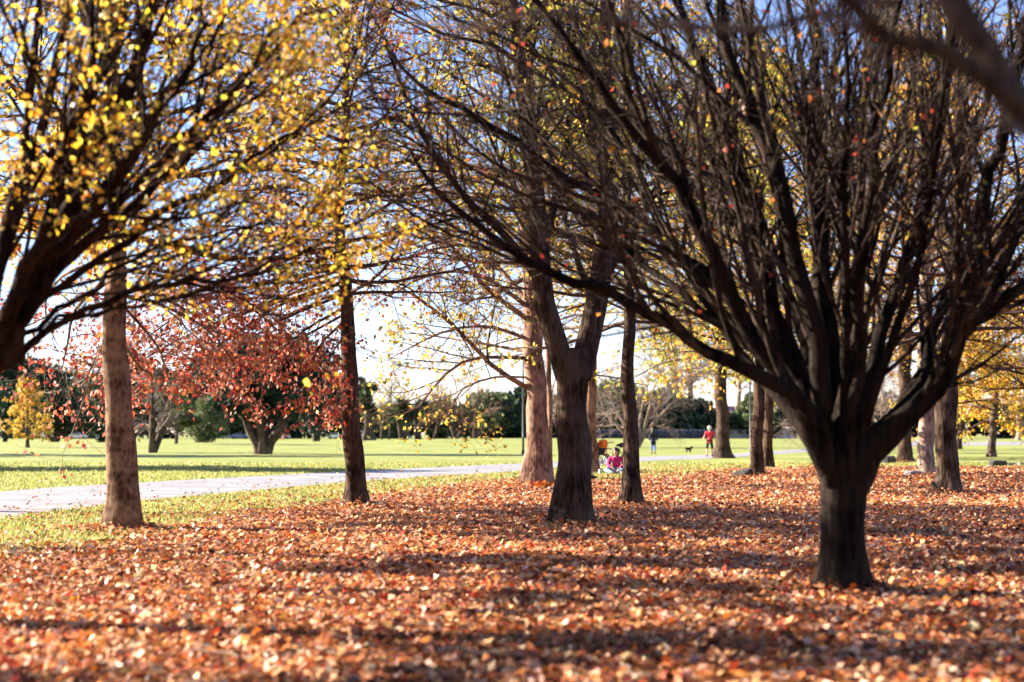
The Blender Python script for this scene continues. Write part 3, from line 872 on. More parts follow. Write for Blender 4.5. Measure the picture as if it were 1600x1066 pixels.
park_tree('autumn_tree', 'thin trunk seen just left of the thick pinkish trunk foot', 45, (858, 744),
          [(858, 730), (859, 680), (858, 620), (856, 520), (854, 400)], [14, 11, 10, 9, 8, 6], 10, 'bark_pink', 'twig_grey', OLIVE, ROWS, z0=3.6, reach=4, nb=30, m=(7, 7, 0), per=2, leaf=.12, flare=.3)
# orange crowned trees at the right edge and behind
park_tree('autumn_tree', 'golden brown tree beyond the right edge of the leaf carpet', 46, (1690, 745),
          [(1688, 720), (1684, 650), (1680, 560), (1676, 450)], [36, 30, 26, 24, 20], 10, 'bark_grey', 'twig_brown', GOLD + YELLOW, ROWS, z0=1.9, reach=5.0, nb=50, m=(8, 8, 0), per=4, leaf=.11, flare=.4)

# near tree at the right whose limbs hang across the top corner
def overhang():
    rng = np.random.default_rng(50)
    b = np.array((2.35, 3.6, 0))
    root = empty('overhanging_tree', b, 'out of focus grey limbs of a near tree crossing the top right corner', 'tree', ROWS)
    acc = Acc()
    trunk_mesh(rng, acc, [b - np.array((0, 0, .1)), b + np.array((-.05, 0, .6)), b + np.array((-.25, 0, 1.2)), at(1890, 340, 3.6), at(1790, 292, 3.62), at(1700, 250, 3.635)], [.15, .12, .10, .08, .066, .045], n=40, k=16, flare=.4)
    acc.build('trunk', M['bark_overhang'], root, b)
    Y = 3.6
    limbs = [([(1890, 340), (1790, 292), (1700, 250), (1600, 175), (1545, 85), (1500, 20), (1460, -60), (1430, -160)], Y, .15, .046, .034),
             ([(1760, 280), (1690, 240), (1610, 185), (1565, 148), (1500, 95), (1440, 68), (1390, 62), (1345, 18), (1290, -40)], Y, -.25, .030, .016),
             ([(1395, 62), (1345, 45), (1280, 22), (1180, 48), (1080, 40), (1000, 36), (900, 24), (820, 22), (760, 42), (690, 42), (640, 28)], Y - .1, .7, .0135, .005),
             ([(1400, 5), (1330, 0), (1290, 20), (1230, 36), (1150, 45), (1060, 50)], Y, .3, .012, .004),
             ([(1560, 150), (1590, 200), (1620, 215)], Y, -.2, .02, .01)]
    for i, (pts, Y0, dY, r0, r1) in enumerate(limbs):
        p, r = limb_px(pts, Y0, dY, r0, r1, 26)
        la = Acc(); tubes(la, p[None], r[None], 12)
        if i < 4:
            P2, R2 = grow(rng, p[None], r[None], 4, (.4, 1), (30, 60), .22, .3, (0, 0, .3), .14, 8, .4, .004, rmax=.008)
            P3, R3 = grow(rng, P2, R2, 3, (.3, 1), (25, 50), .4, .3, (0, 0, .2), .14, 5, .6, .0025)
            tubes(la, P2, R2, 6); tubes(la, P3, R3, 4)
        la.build('limb', M['bark_overhang'], root, b)
M['bark_overhang'] = bark('overhang_bark', (.05, .035, .026), (.20, .145, .11), 20, .3, .4)
overhang()

# ------------------------------------------------------------------ trees and shrubs beyond the lawn
def blob_leaves(rng, cents, rads, n, size, palette, parent, origin, mat='needle', droop=.2, name='foliage', shell=.55, dirs=None):
    C = len(cents)
    k = rng.integers(0, C, n) if dirs is None else rng.integers(0, C, n)
    v = rng.normal(size=(n, 3)); v /= np.linalg.norm(v, axis=1, keepdims=True)
    r = shell + (1 - shell) * rng.random((n, 1)) ** .5
    p = cents[k] + v * r * rads[k]
    X = v + rng.normal(size=(n, 3)) * .6 + np.array((0, 0, -droop))
    V, T, tint = leaf_mesh(rng, p, X, size, palette, LEAF5, .35)
    return link(name, to_mesh(name, V - np.asarray(origin), None, T, M[mat], False, tint), parent)

def evergreen(name, label, seed, base, cx, cw, y0, y1, palette, n=5200, size=.34, stems=1, clumps=40, sw=8, flatc=.55, top=.8, mat='needle', cat='tree', group=None, fan=.55, dep=1.0, trunk='bark_far', droop=.25):
    """crown in picture pixels: centre cx, width cw, from y0 (top) to y1 (bottom), built from many leafy clumps on limbs"""
    rng = np.random.default_rng(seed)
    b = onto(G(*base)); Y = b[1]; s = Y / F
    root = empty(name, b, label, cat, group)
    zt, zb = at(cx, y0, Y)[2], at(cx, y1, Y)[2]
    xc = at(cx, y1, Y)[0]; hw = cw * s / 2; hz = (zt - zb)
    cents, rads = [], []
    while len(cents) < clumps:
        t = rng.random()
        prof = math.sqrt(max(0, 1 - abs(2 * t - 1 + (top - .5) * .0) ** 2.2)) * (1 - (1 - top) * t)
        a = rng.random() * 6.283; q = math.sqrt(rng.random())
        r = rng.uniform(.16, .3) * min(hw, hz * 1.2)
        cents.append((xc + math.cos(a) * q * prof * max(hw - r * .7, .1), Y + math.sin(a) * q * prof * max(hw - r * .7, .1) * dep, zb + r * flatc * .6 + t * (hz - r * flatc)))
        rads.append((r, r, r * flatc))
    cents, rads = np.array(cents), np.array(rads)
    acc = Acc()
    tops = []
    for i in range(stems):
        a = i / max(1, stems) * 6.283 + .4
        dx = 0 if stems == 1 else math.cos(a) * hw * fan
        dy = 0 if stems == 1 else math.sin(a) * hw * fan * .6
        tp = np.array((xc + dx, Y + dy, zb + hz * (.75 if stems == 1 else .5)))
        mid = b + (tp - b) * .4 + np.array((dx * .12, dy * .12, -.1 if stems > 1 else 0))
        r0 = sw * s / 2 * (1 if stems == 1 else .62)
        trunk_mesh(rng, acc, [b + np.array((dx * .05, dy * .05, -.15)), b + (mid - b) * .4, mid, tp], [r0, r0 * .85, r0 * .7, r0 * .25], n=20, k=10, flare=.3, fh=.3)
        tops.append((mid, tp))
    # limbs to the clumps
    LP = []
    for c in cents[:26]:
        m_, t_ = tops[rng.integers(0, len(tops))]
        o = m_ + (t_ - m_) * rng.random()
        LP.append(smooth_path(np.array([o, (o + c) / 2 + np.array((0, 0, -.1)), c]), 6))
    LP = np.array(LP)
    tubes(acc, LP, np.linspace(.12, .03, 6)[None].repeat(len(LP), 0) * min(1, sw * s), 5)
    acc.build('trunk', M[trunk], root, b)
    blob_leaves(rng, cents, rads, n, size, palette, root, b, mat, droop)
    return root

FARG = 'trees along the far side of the lawn'
def bare_tree(label, seed, base, stems, top, spread, group=FARG, twig='twig_pale', mat='bark_pale', m=(7, 7, 6), sw=6, leaf=None, name='bare_tree', fan=40):
    rng = np.random.default_rng(seed)
    b = onto(G(*base)); Y = b[1]; s = Y / F
    root = empty(name, b, label, 'tree', group)
    H = at(base[0], top, Y)[2]
    P, R = [], []
    for i in range(stems):
        a = i / stems * 6.283 + rng.random() * .5
        el = math.radians(90 - (0 if stems == 1 else fan * rng.uniform(.5, 1)))
        d = np.array((math.cos(a) * math.cos(el), math.sin(a) * math.cos(el), math.sin(el)))
        p = b + np.array((0, 0, -.15)); o = []
        ln = H * .85 / max(.45, math.sin(el))
        for j in range(14):
            o.append(p.copy()); d = d + rng.normal(size=3) * .07; d /= np.linalg.norm(d); p = p + d * ln / 13
        P.append(np.array(o)); R.append(np.linspace(1, .2, 14) * sw * s / 2)
    P, R = np.array(P), np.array(R)
    acc = Acc(); tubes(acc, P, R, 8); acc.build('trunk', M[mat], root, b)
    k = spread * s / (H * .5)
    P2, R2 = grow(rng, P, R, m[0] + 2 if stems > 1 else m[0] * 2, (.25, 1), (35, 70), min(.6, .5 * k), .3, (0, 0, .1), .16, 8, .45, .014)
    P3, R3 = grow(rng, P2, R2, m[1] + 1, (.15, 1), (25, 65), .55, .3, (0, 0, .05), .18, 6, .5, .010)
    P4, R4 = grow(rng, P3, R3, m[2] + 2, (.15, 1), (25, 65), .6, .3, (0, 0, -.05), .2, 5, .6, .007, lmin=.4)
    ba = Acc(); tubes(ba, P2, R2, 5); tubes(ba, P3, R3, 4); tubes(ba, P4, R4, 3)
    ba.build('branches', M[twig], root, b)
    if leaf: foliage(rng, P4, leaf[0], leaf[1], leaf[2], root, b)
    return root

evergreen('conifer', 'dark conifer at the far left edge behind the small yellow tree', 60, (8, 694), 2, 150, 548, 690, DKGREEN, 6000, .42, clumps=46, top=.5, group=FARG)
park_tree('small_yellow_tree', 'small round yellow tree alone on the far left lawn', 61, (43, 701), [(43, 690), (43, 675), (43, 650), (43, 625)], [7.5, 6, 5, 4, 3], 5.6, 'bark_far', 'twig_brown', [(.5, .32, .05), (.58, .4, .08), (.42, .25, .04)],
          FARG, z0=1.0, reach=2.3, nb=44, m=(6, 5, 0), per=4, leaf=.17, flare=.25, up=60)
evergreen('spreading_tree', 'dark dome crowned tree on a fan of stems, right of the small yellow tree', 62, (84, 693), 86, 105, 612, 678, DKGREEN, 5200, .4, stems=5, clumps=36, sw=14, group=FARG, fan=.6)
evergreen('conifer', 'broad dark conifer sweeping to the ground behind the ringed trunk', 63, (190, 693), 180, 200, 540, 690, DKGREEN, 8000, .45, clumps=60, flatc=.35, top=.55, sw=12, group=FARG)
bare_tree('bare grey tree with a stout trunk on the far lawn, right of the ringed trunk', 64, (238, 708), 3, 585, 50, twig='twig_grey', mat='bark_far', m=(6, 6, 5), sw=13, fan=34)
evergreen('cedar', 'pale green cedar with loose layered sprays behind the bare grey tree', 65, (275, 697), 282, 90, 588, 668, MIDGREEN, 3400, .42, clumps=26, flatc=.3, sw=6, group=FARG)
evergreen('round_bush', 'round bush with a pale sunlit left side', 66, (314, 692), 318, 92, 624, 690, PALEGREEN, 5200, .34, clumps=34, flatc=.8, sw=5, group=FARG, cat='bush')
evergreen('cedar', 'big dark cedar with low spreading limbs in the middle of the far lawn', 67, (411, 710), 420, 235, 520, 655, DKGREEN, 9500, .36, stems=6, clumps=64, flatc=.38, sw=28, group=FARG, fan=.5, dep=.8)
evergreen('cedar', 'second dark cedar close left of the crooked brown trunk', 68, (494, 692), 496, 130, 545, 680, DKGREEN, 7000, .42, stems=2, clumps=46, flatc=.45, sw=14, group=FARG, fan=.25)

def cabbage(label, seed, base, heads, w):
    rng = np.random.default_rng(seed)
    b = onto(G(*base)); Y = b[1]; s = Y / F
    root = empty('cabbage_tree', b, label, 'tree', 'cabbage trees on the far lawn')
    acc = Acc(); Vs, Ts, Cs, off = [], [], [], 0
    for i, (hx, hy, r) in enumerate(heads):
        c = at(hx, hy, Y + rng.normal() * .3)
        st_ = b + np.array(((i - (len(heads) - 1) / 2) * w * s * .7, 0, -.1))
        trunk_mesh(rng, acc, [st_, (st_ + c) / 2 + np.array((0, 0, 0)), c], [w * s / 2, w * s / 2 * .8, w * s / 2 * .6], n=12, k=8, flare=.2)
        n = 420
        v = rng.normal(size=(n, 3)); v[:, 2] = v[:, 2] * .8 + .15; v /= np.linalg.norm(v, axis=1, keepdims=True)
        V, T, tint = leaf_mesh(rng, np.repeat(c[None], n, 0) + v * .1, v + np.array((0, 0, -.15)), r * s, DKGREEN + MIDGREEN, (LEAF5[0] * np.array((1, .14, 1)), LEAF5[1]), .3)
        Vs.append(V); Ts.append(T + off); Cs.append(tint); off += len(V)
    acc.build('trunk', M['bark_far'], root, b)
    link('foliage', to_mesh('foliage', np.concatenate(Vs) - b, None, np.concatenate(Ts), M['needle'], False, np.concatenate(Cs)), root)
cabbage('tall single stemmed cabbage tree just right of the crooked brown trunk', 70, (577, 690), [(577, 640, 13), (572, 622, 13), (578, 606, 12), (568, 634, 10)], 8)
cabbage('three stemmed cabbage tree with a bushy head', 71, (631, 693), [(620, 648, 13), (630, 634, 14), (640, 650, 12)], 6)
cabbage('two stemmed cabbage tree right of the three stemmed one', 72, (653, 692), [(650, 648, 13), (658, 634, 13)], 7)

# the row behind
bare_tree('slim yellowing tree behind the cabbage trees', 73, (608, 687), 1, 575, 60, twig='twig_brown', mat='bark_far', m=(6, 6, 4), sw=4, leaf=(1, .5, [(.3, .22, .06), (.25, .16, .05), (.2, .18, .06)]), name='far_tree')
bare_tree('slim brownish tree right of the two stemmed cabbage tree', 76, (678, 687), 1, 600, 50, twig='twig_brown', mat='bark_far', m=(6, 6, 4), sw=4, leaf=(1, .5, [(.34, .17, .06), (.28, .13, .05), (.3, .22, .06)]), name='far_tree')
bare_tree('slim bare tree left of the three stemmed cabbage tree', 77, (596, 687), 1, 595, 45, twig='twig_brown', mat='bark_far', m=(6, 6, 4), sw=4, leaf=(1, .45, [(.26, .2, .06), (.2, .16, .05)]), name='far_tree')
bare_tree('brownish twiggy tree left of the dark green trees beyond the lawn', 74, (712, 687), 3, 590, 60, twig='twig_brown', mat='bark_far', m=(6, 7, 5), sw=5, name='far_tree', leaf=(1, .3, [(.3, .14, .07), (.22, .1, .06)]))
bare_tree('tall pale leafless tree above the brownish twiggy tree', 75, (740, 686), 1, 570, 60, twig='twig_pale', mat='bark_far', m=(6, 6, 5), sw=4, name='far_tree')
rowspec = [(760, 120, 618, MIDGREEN, 'mid green bushy tree beyond the lawn, left of the thick pinkish trunk'),
           (818, 110, 612, DKGREEN, 'dark green tree behind the thick pinkish trunk'),
           (900, 120, 615, DKGREEN, 'dark green tree behind the stout forked trunk'),
           (965, 110, 600, MIDGREEN, 'green tree behind the slender dark trunk'),
           (1040, 110, 618, DKGREEN, 'dark green tree behind the person in the dark coat'),
           (1085, 95, 632, DKGREEN, 'low dark green tree behind the dog'),
           (1185, 100, 620, MIDGREEN, 'green tree behind the two slim trunks'),
           (1280, 130, 625, DKGREEN, 'dark green tree behind the big dark tree'),
           (1370, 130, 622, DKGREEN, 'dark green tree seen right of the big dark trunk'),
           (535, 90, 582, DKGREEN, 'dark tree far behind the crooked brown trunk'),
           (1460, 140, 630, DKGREEN, 'dark tree far behind the pale sunlit trunk'),
           (1570, 160, 630, DKGREEN, 'dark hedge like tree beyond the path at the right edge'),
           (40, 150, 568, DKGREEN, 'dark tree far behind the small yellow tree'),
           (330, 165, 568, DKGREEN, 'dark tree far behind the round bush'),
           (600, 95, 640, PALEGREEN, 'low pale green tree far behind the tall cabbage tree'),
           (690, 100, 634, MIDGREEN, 'low green tree far behind the slim brownish tree'),
           (255, 140, 582, DKGREEN, 'dark tree far behind the bare grey tree'),
           (125, 140, 585, MIDGREEN, 'green tree far behind the dome crowned tree'),
           (450, 155, 572, DKGREEN, 'dark tree far behind the second dark cedar'),
           (395, 130, 618, MIDGREEN, 'green tree far behind the big dark cedar')]
for i, (cx, cw, y0, pal, lab) in enumerate(rowspec):
    evergreen('far_tree', lab, 80 + i, (cx, 685.5), cx, cw * 1.15, y0, 684.5, pal, 4200, 1.5, clumps=34, flatc=.75, top=.75, sw=5, group=FARG)

bare_tree('leafless pale tree on a fan of leaning stems, behind the person in magenta', 101, (995, 700), 6, 560, 90, sw=7, m=(5, 7, 7), fan=45)
bare_tree('pale leafless crown behind the thick pinkish trunk', 102, (843, 700), 1, 535, 120, sw=7, m=(8, 8, 8), fan=45)
bare_tree('pale leafless tree seen through the fork of the big dark tree', 103, (1362, 708), 5, 560, 90, sw=6, m=(5, 8, 8), fan=45)
bare_tree('pale leafless tree behind the two slim trunks', 104, (1292, 704), 1, 520, 110, sw=7, m=(8, 8, 8), fan=42)
# short burly trunks with pale bark
def burly(label, seed, base, top, w, bulge):
    rng = np.random.default_rng(seed)
    b = onto(G(*base)); Y = b[1]; s = Y / F
    root = empty('pale_trunk_tree', b, label, 'tree', 'pale trunked trees beyond the lawn')
    acc = Acc()
    ys = np.linspace(base[1], top, 9)
    pts = [b + np.array((0, 0, -.1))] + [at(base[0] + rng.normal() * .8, y, Y) for y in ys[1:]]
    rad = [w * s / 2 * (1 - .3 * i / 8 + (bulge if i == 3 else 0)) for i in range(9)]
    P, R = trunk_mesh(rng, acc, pts, rad, n=30, k=12, flare=.25, fh=.4, rough=.06)
    acc.build('trunk', M['bark_pale'], root, b)
    P2, R2 = grow(rng, P[None], R[None], 26, (.4, 1), (45, 85), .5, .3, (0, 0, .1), .14, 8, .35, .02)
    P3, R3 = grow(rng, P2, R2, 8, (.2, 1), (25, 60), .45, .3, (0, 0, .1), .16, 6, .55, .015)
    P4, R4 = grow(rng, P3, R3, 6, (.2, 1), (25, 60), .5, .3, (0, 0, .1), .18, 4, .6, .01, lmin=.3)
    ba = Acc(); tubes(ba, P2, R2, 5); tubes(ba, P3, R3, 4); tubes(ba, P4, R4, 3); ba.build('branches', M['twig_pale'], root, b)
burly('burly pale trunk right of the person in the dark coat', 105, (1054, 684.5), 520, 13, .25)
burly('straight pale trunk between the burly trunk and the person in red', 106, (1079, 684.5), 520, 11, .0)
burly('pale trunk just right of the grey trunk beside the person in red', 107, (1154, 685), 520, 9, .1)
burly('pale trunk far off at the right edge above the path', 108, (1592, 692), 540, 12, .0)

# trees outside the frame on the left; their shadows lie on the lawn and on the leaves
def offframe(label, seed, x, y, w, h, n):
    px = 800 + x / y * F; s_ = y / F
    yb = 678 + CAMZ / s_
    evergreen('conifer', label, seed, (px, yb), px, w / s_, yb - h / s_, yb - 1.0 / s_, DKGREEN, n, .4, clumps=44, sw=.7 / s_, top=.6)
offframe('tall dark tree left of the frame shading the lawn beside the path', 110, -28, 54, 12.0, 11, 9000)
offframe('tall dark tree left of the frame shading the lawn further back', 111, -41, 86, 15, 14, 9000)
t_off = park_tree('autumn_tree', 'low leafy tree left of the frame beside the leaning dark trunk', 112, (-2200, 910), [(-2200, 820), (-2200, 640)], [50, 40, 30], 4.3, 'bark_brown', 'twig_brown', YELLOW, ROWS, z0=1.5, reach=3.0, nb=50, m=(8, 7, 0), per=7, leaf=.10, keep=lambda p: np.where(np.sin(p[:, 0] * 1.9) + np.sin(p[:, 1] * 2.1 + p[:, 2]) + np.sin(p[:, 2] * 2.4 + 1) > .1, .95, .02))
t_off.location = (-9.4, 7.1, 0)
# unseen trees added behind and beside the camera to block sky light on trunks
back = []
def blocker_tree(label, x, y, rz, sc):
    if not back:
        yb = 678 + CAMZ * F / 40
        o = evergreen('sky_blocker_tree', label, 120, (800, yb), 800, 12 * F / 40, yb - 14 * F / 40, yb - 2.2 * F / 40, DKGREEN, 9000, .6, clumps=60, sw=.8 * F / 40, top=.7, group='dense trees added out of view to block sky light')
        o.location = (x, y, 0); o.rotation_euler = (0, 0, rz); back.append(o)
    else: copy_tree(back[0], (x, y, 0), rz, sc, label, 'dense trees added out of view to block sky light')
blocker_tree('dense unseen tree added to block sky light, behind the camera to the left', -7, -8.5, 0, 1)
blocker_tree('dense unseen tree added to block sky light, behind the camera at the far left', -13, -1.5, .7, 1)
blocker_tree('dense unseen tree added to block sky light, straight behind the camera', 2.5, -10, 1.3, 1)
blocker_tree('dense unseen tree added to block sky light, behind the camera to the right', 10.5, -5, 2.6, 1)
blocker_tree('dense unseen tree added to block sky light, right of the frame near the camera', 13, 5.5, 3.7, 1)
t_high = park_tree('autumn_tree', 'tall clear stemmed tree added to shade the leaves, left of the frame level with the big dark tree', 113, (-2200, 910), [(-2200, 700), (-2200, 300)], [60, 50, 44], 12.5, 'bark_brown', 'twig_brown', YELLOW, ROWS,
                   z0=5.0, reach=3.6, nb=60, m=(8, 8, 0), per=16, leaf=.13, keep=lambda p: np.where(np.sin(p[:, 0] * 1.5 + 1.2 * np.sin(p[:, 1])) + np.sin(p[:, 1] * 1.9 + p[:, 2] * .5) + np.sin(p[:, 2] * 1.7 + p[:, 0] * .4) > .1, .95, .02))
t_high.location = (-10.6, 16.6, 0)  # this tree and its copies are added shade casters, crowns raised and clumped
copy_tree(t_high, (-10.2, 23.6, 0), 2.0, 1.0, 'tall clear stemmed tree added to shade the leaves, at the left edge beyond the ringed trunk', ROWS)
copy_tree(t_high, (-12.9, 7.6, 0), 4.1, 1.0, 'tall clear stemmed tree added to shade the leaves, left of the frame nearest the camera', ROWS)

# ------------------------------------------------------------------ people, dog, bicycles
M['skin'] = plain('skin', (.52, .30, .21), .55, var=.05)
M['magenta'] = plain('magenta_wool', (.40, .012, .13), .85, var=.2, scale=14)
M['jeans'] = plain('blue_denim', (.16, .30, .46), .85, var=.25, scale=12)
M['blue_jeans'] = plain('bright_blue_denim', (.07, .14, .42), .85, var=.25, scale=12)
M['black_cloth'] = plain('black_cloth', (.012, .012, .014), .85, var=.3, scale=10)
M['red_cloth'] = plain('red_cloth', (.75, .035, .05), .8, var=.15, scale=10)
M['pale_cloth'] = plain('pale_beige_cloth', (.5, .38, .3), .85, var=.15, scale=10)
M['white'] = plain('white_paint', (.75, .75, .74), .5, var=.06)
M['black_shoe'] = plain('black_shoe', (.015, .014, .014), .6, var=.2)
M['hair_dark'] = plain('dark_hair', (.016, .012, .012), .55, var=.4, scale=30)
M['hair_pale'] = plain('pale_hair', (.58, .50, .42), .6, var=.25, scale=30)
M['eye'] = plain('eye', (.02, .015, .015), .2, var=.0)
M['lip'] = plain('lip', (.45, .14, .12), .5, var=.0)
M['fur'] = plain('black_fur', (.012, .010, .010), .9, var=.4, scale=20)

def skin_mesh(name, verts, edges, radii, root=0, sub=2):
    me = bpy.data.meshes.new(name)
    me.from_pydata([tuple(map(float, v)) for v in verts], edges, [])
    o = bpy.data.objects.new(name, me); COL.objects.link(o)
    md = o.modifiers.new('skin', 'SKIN'); md.branch_smoothing = .6; md.use_smooth_shade = True
    if not me.skin_vertices: 
        raise RuntimeError('no skin layer')
    for i, r in enumerate(radii):
        sv = me.skin_vertices[0].data[i]
        sv.radius = (r, r) if not isinstance(r, tuple) else r
        sv.use_root = (i == root)
    sb = o.modifiers.new('sub', 'SUBSURF'); sb.levels = sub; sb.render_levels = sub
    bpy.context.view_layer.update()
    dg = bpy.context.evaluated_depsgraph_get()
    out = bpy.data.meshes.new_from_object(o.evaluated_get(dg))
    out.name = name
    bpy.data.objects.remove(o); bpy.data.meshes.remove(me)
    for p in out.polygons: p.use_smooth = True
    out.materials.clear()
    return out

def join_tubes(me, tube_list):
    """add tapered tubes [(points, radii)] to a mesh (fingers, nose, ears)"""
    V = [tuple(v.co) for v in me.vertices]; Fs = [tuple(p.vertices) for p in me.polygons]
    for pts, rad in tube_list:
        acc = Acc()
        P = smooth_path(np.array(pts, float), 7)
        R = np.interp(np.linspace(0, 1, 7), np.linspace(0, 1, len(rad)), rad)
        tubes(acc, P[None], R[None], 7)
        n = len(V); V += [tuple(v) for v in acc.V[0]]
        Fs += [tuple(int(i) + n for i in q) for q in acc.Q[0]]
        Fs += [tuple(n + i for i in range(7))[::-1], tuple(n + 42 + i for i in range(7))]
    new = bpy.data.meshes.new(me.name); new.from_pydata(V, [], Fs)
    for p in new.polygons: p.use_smooth = True
    bpy.data.meshes.remove(me)
    return new

def hand(w, d, side, s=1.0, up=(0, 0, 1)):
    """palm and five curled fingers as tubes, from the wrist w along d"""
    w = np.array(w, float); d = np.array(d, float); d /= np.linalg.norm(d)
    u = np.array(up, float); u = u - u.dot(d) * d
    if np.linalg.norm(u) < .1: u = np.array((0, 1., 0)) - d[1] * d
    u /= np.linalg.norm(u); v = np.cross(d, u) * side
    out = []
    for k, (o, L) in enumerate([(-.027, .062), (-.009, .075), (.009, .080), (.027, .070)]):
        a = w + u * o * .6 * s; b = w + (d * .085 + u * o) * s
        out.append(([a, b], [.014 * s, .012 * s]))
        out.append(([b, b + (d * L * .45 + v * .006) * s, b + (d * L * .8 + v * .024) * s, b + (d * L + v * .045) * s], [.0095 * s, .009 * s, .008 * s, .006 * s]))
    b = w + (d * .03 + u * .026) * s
    out.append(([w + u * .01 * s, b, b + (d * .028 + u * .026 + v * .012) * s, b + (d * .056 + u * .032 + v * .026) * s], [.014 * s, .012 * s, .010 * s, .008 * s]))
    return out

def person(label, base, J, heading, body_mat, clothes, hair, long_hair=False, group=None):
    """J: joint positions in metres, the person facing +y; clothes: list of (name, joints chain spec, material)"""
    root = empty('person', base, label, 'person', group)
    root.rotation_euler = (0, 0, heading)
    J = dict(J); face = J.pop('face', (0, 1, 0))
    names = list(J); idx = {n: i for i, n in enumerate(names)}
    chains = [('pelvis', 'spine', 'chest', 'neck', 'jaw', 'skull', 'crown')]
    for s in 'LR':
        chains += [('chest', 'sh' + s, 'el' + s, 'wr' + s), ('pelvis', 'hip' + s, 'kn' + s, 'an' + s, 'toe' + s)]
    edges = [(idx[a], idx[b]) for c in chains for a, b in zip(c[:-1], c[1:])]
    rad = dict(pelvis=.115, spine=.105, chest=.12, neck=.05, jaw=.062, skull=.088, crown=.055)
    for s in 'LR':
        rad.update({'sh' + s: .055, 'el' + s: .040, 'wr' + s: .026, 'hip' + s: .085, 'kn' + s: .055, 'an' + s: .036, 'toe' + s: .030})
    me = skin_mesh('body', [J[n] for n in names], edges, [rad[n] for n in names])
    t = []
    hd = np.array(J['skull']); f = np.array(face, float); f /= np.linalg.norm(f)
    rt = np.cross(f, (0, 0, 1)); rt /= np.linalg.norm(rt); upv = np.cross(rt, f)
    t.append(([hd + f * .075 + upv * .01, hd + f * .108 - upv * .025, hd + f * .085 - upv * .035], [.008, .014, .010]))
    for sg in (-1, 1):
        t.append(([hd + rt * sg * .082 + upv * .02, hd + rt * sg * .097, hd + rt * sg * .084 - upv * .03], [.010, .016, .009]))
    for sg, s in ((-1, 'L'), (1, 'R')):
        w = np.array(J['wr' + s]); e = np.array(J['el' + s])
        t += hand(w, w - e, sg, up=(0, 1, .2))
    me = join_tubes(me, t); me.materials.append(body_mat)
    link('body', me, root)
    for sg in (-1, 1):
        bm = bmesh.new()
        bmesh.ops.create_uvsphere(bm, u_segments=8, v_segments=6, radius=.013, matrix=Matrix.Translation(Vector(hd + f * .082 + rt * sg * .032 + upv * .012)))
        m2 = bpy.data.meshes.new('eye'); bm.to_mesh(m2); bm.free(); m2.materials.append(M['eye']); link('eye', m2, root)
    acc = Acc(); q = hd + f * .083 - upv * .062
    tubes(acc, np.array([[q - rt * .025, q + f * .006, q + rt * .025]]), np.array([[.004, .008, .004]]), 6); acc.build('mouth', M['lip'], root, (0, 0, 0))
    # hair: a cap behind the face
    bm = bmesh.new()
    bmesh.ops.create_uvsphere(bm, u_segments=16, v_segments=12, radius=.118)
    rng = np.random.default_rng(7)
    for v in bm.verts:
        p = np.array(v.co); n = p / .118
        fr = n.dot(f)
        sc = 1 + .05 * math.sin(9 * n[0] + 7 * n[2]) + .04 * rng.normal()
        if fr > .35 and n[2] < .55: sc *= .62
        p = p * sc
        if long_hair and n[2] < 0 and fr < .3: p = p + np.array((0, 0, -.10 * -n[2]))
        v.co = Vector(hd + np.array((0, 0, .035)) - f * .018 + p)
    m2 = bpy.data.meshes.new('hair'); bm.to_mesh(m2); bm.free()
    for p in m2.polygons: p.use_smooth = True
    m2.materials.append(hair); link('hair', m2, root)
    for cname, cch, grow_, mat, cut in clothes:
        vs, es, rs, ci = [], [], [], {}
        for ch in cch:
            prev = None
            for nm in ch:
                key = nm if isinstance(nm, str) else str(nm)
                if key not in ci:
                    ci[key] = len(vs)
                    if isinstance(nm, str): vs.append(J[nm]); rs.append(rad[nm] + grow_)
                    elif nm[0] == '@': vs.append(nm[1]); rs.append(nm[2])
                    else:
                        a, b_, tt = np.array(J[nm[0]], float), np.array(J[nm[1]], float), nm[2]
                        vs.append(tuple(a + (b_ - a) * tt)); rs.append(rad[nm[0]] * (1 - tt) + rad[nm[1]] * tt + grow_)
                if prev is not None: es.append((prev, ci[key]))
                prev = ci[key]
        c = skin_mesh(cname, vs, es, rs)
        c.materials.append(mat); link(cname, c, root)
    return root

def standing(H=1.65, stride=0.0, spread=.09, arm_out=.0, bend=(0, 0)):
    k = H / 1.65
    J = dict(pelvis=(0, 0, .90), spine=(0, .01, 1.05), chest=(0, 0, 1.24), neck=(0, 0, 1.40), jaw=(0, .02, 1.47), skull=(0, .02, 1.535), crown=(0, .015, 1.59))
    for sg, s, st in ((-1, 'L', stride), (1, 'R', -stride)):
        b = bend[0] if s == 'L' else bend[1]
        J.update({'sh' + s: (sg * .17, 0, 1.34), 'el' + s: (sg * (.23 + arm_out), -.02 - st * .3 + b * .02, 1.08), 'wr' + s: (sg * (.24 + arm_out * 1.4), .06 - st * .6 + b * .2, .86 + b * .22),
                  'hip' + s: (sg * .085, 0, .86), 'kn' + s: (sg * spread, .03 + st * .55, .47 + (.01 if st < 0 else 0)), 'an' + s: (sg * spread, -.02 + st * (1.0 if st > 0 else 1.25), .08 + (0 if st >= 0 else .05)),
                  'toe' + s: (sg * spread * 1.15, .12 + st * (1.0 if st > 0 else 1.2), .035)})
    return {n: tuple(np.array(v) * k) for n, v in J.items()}

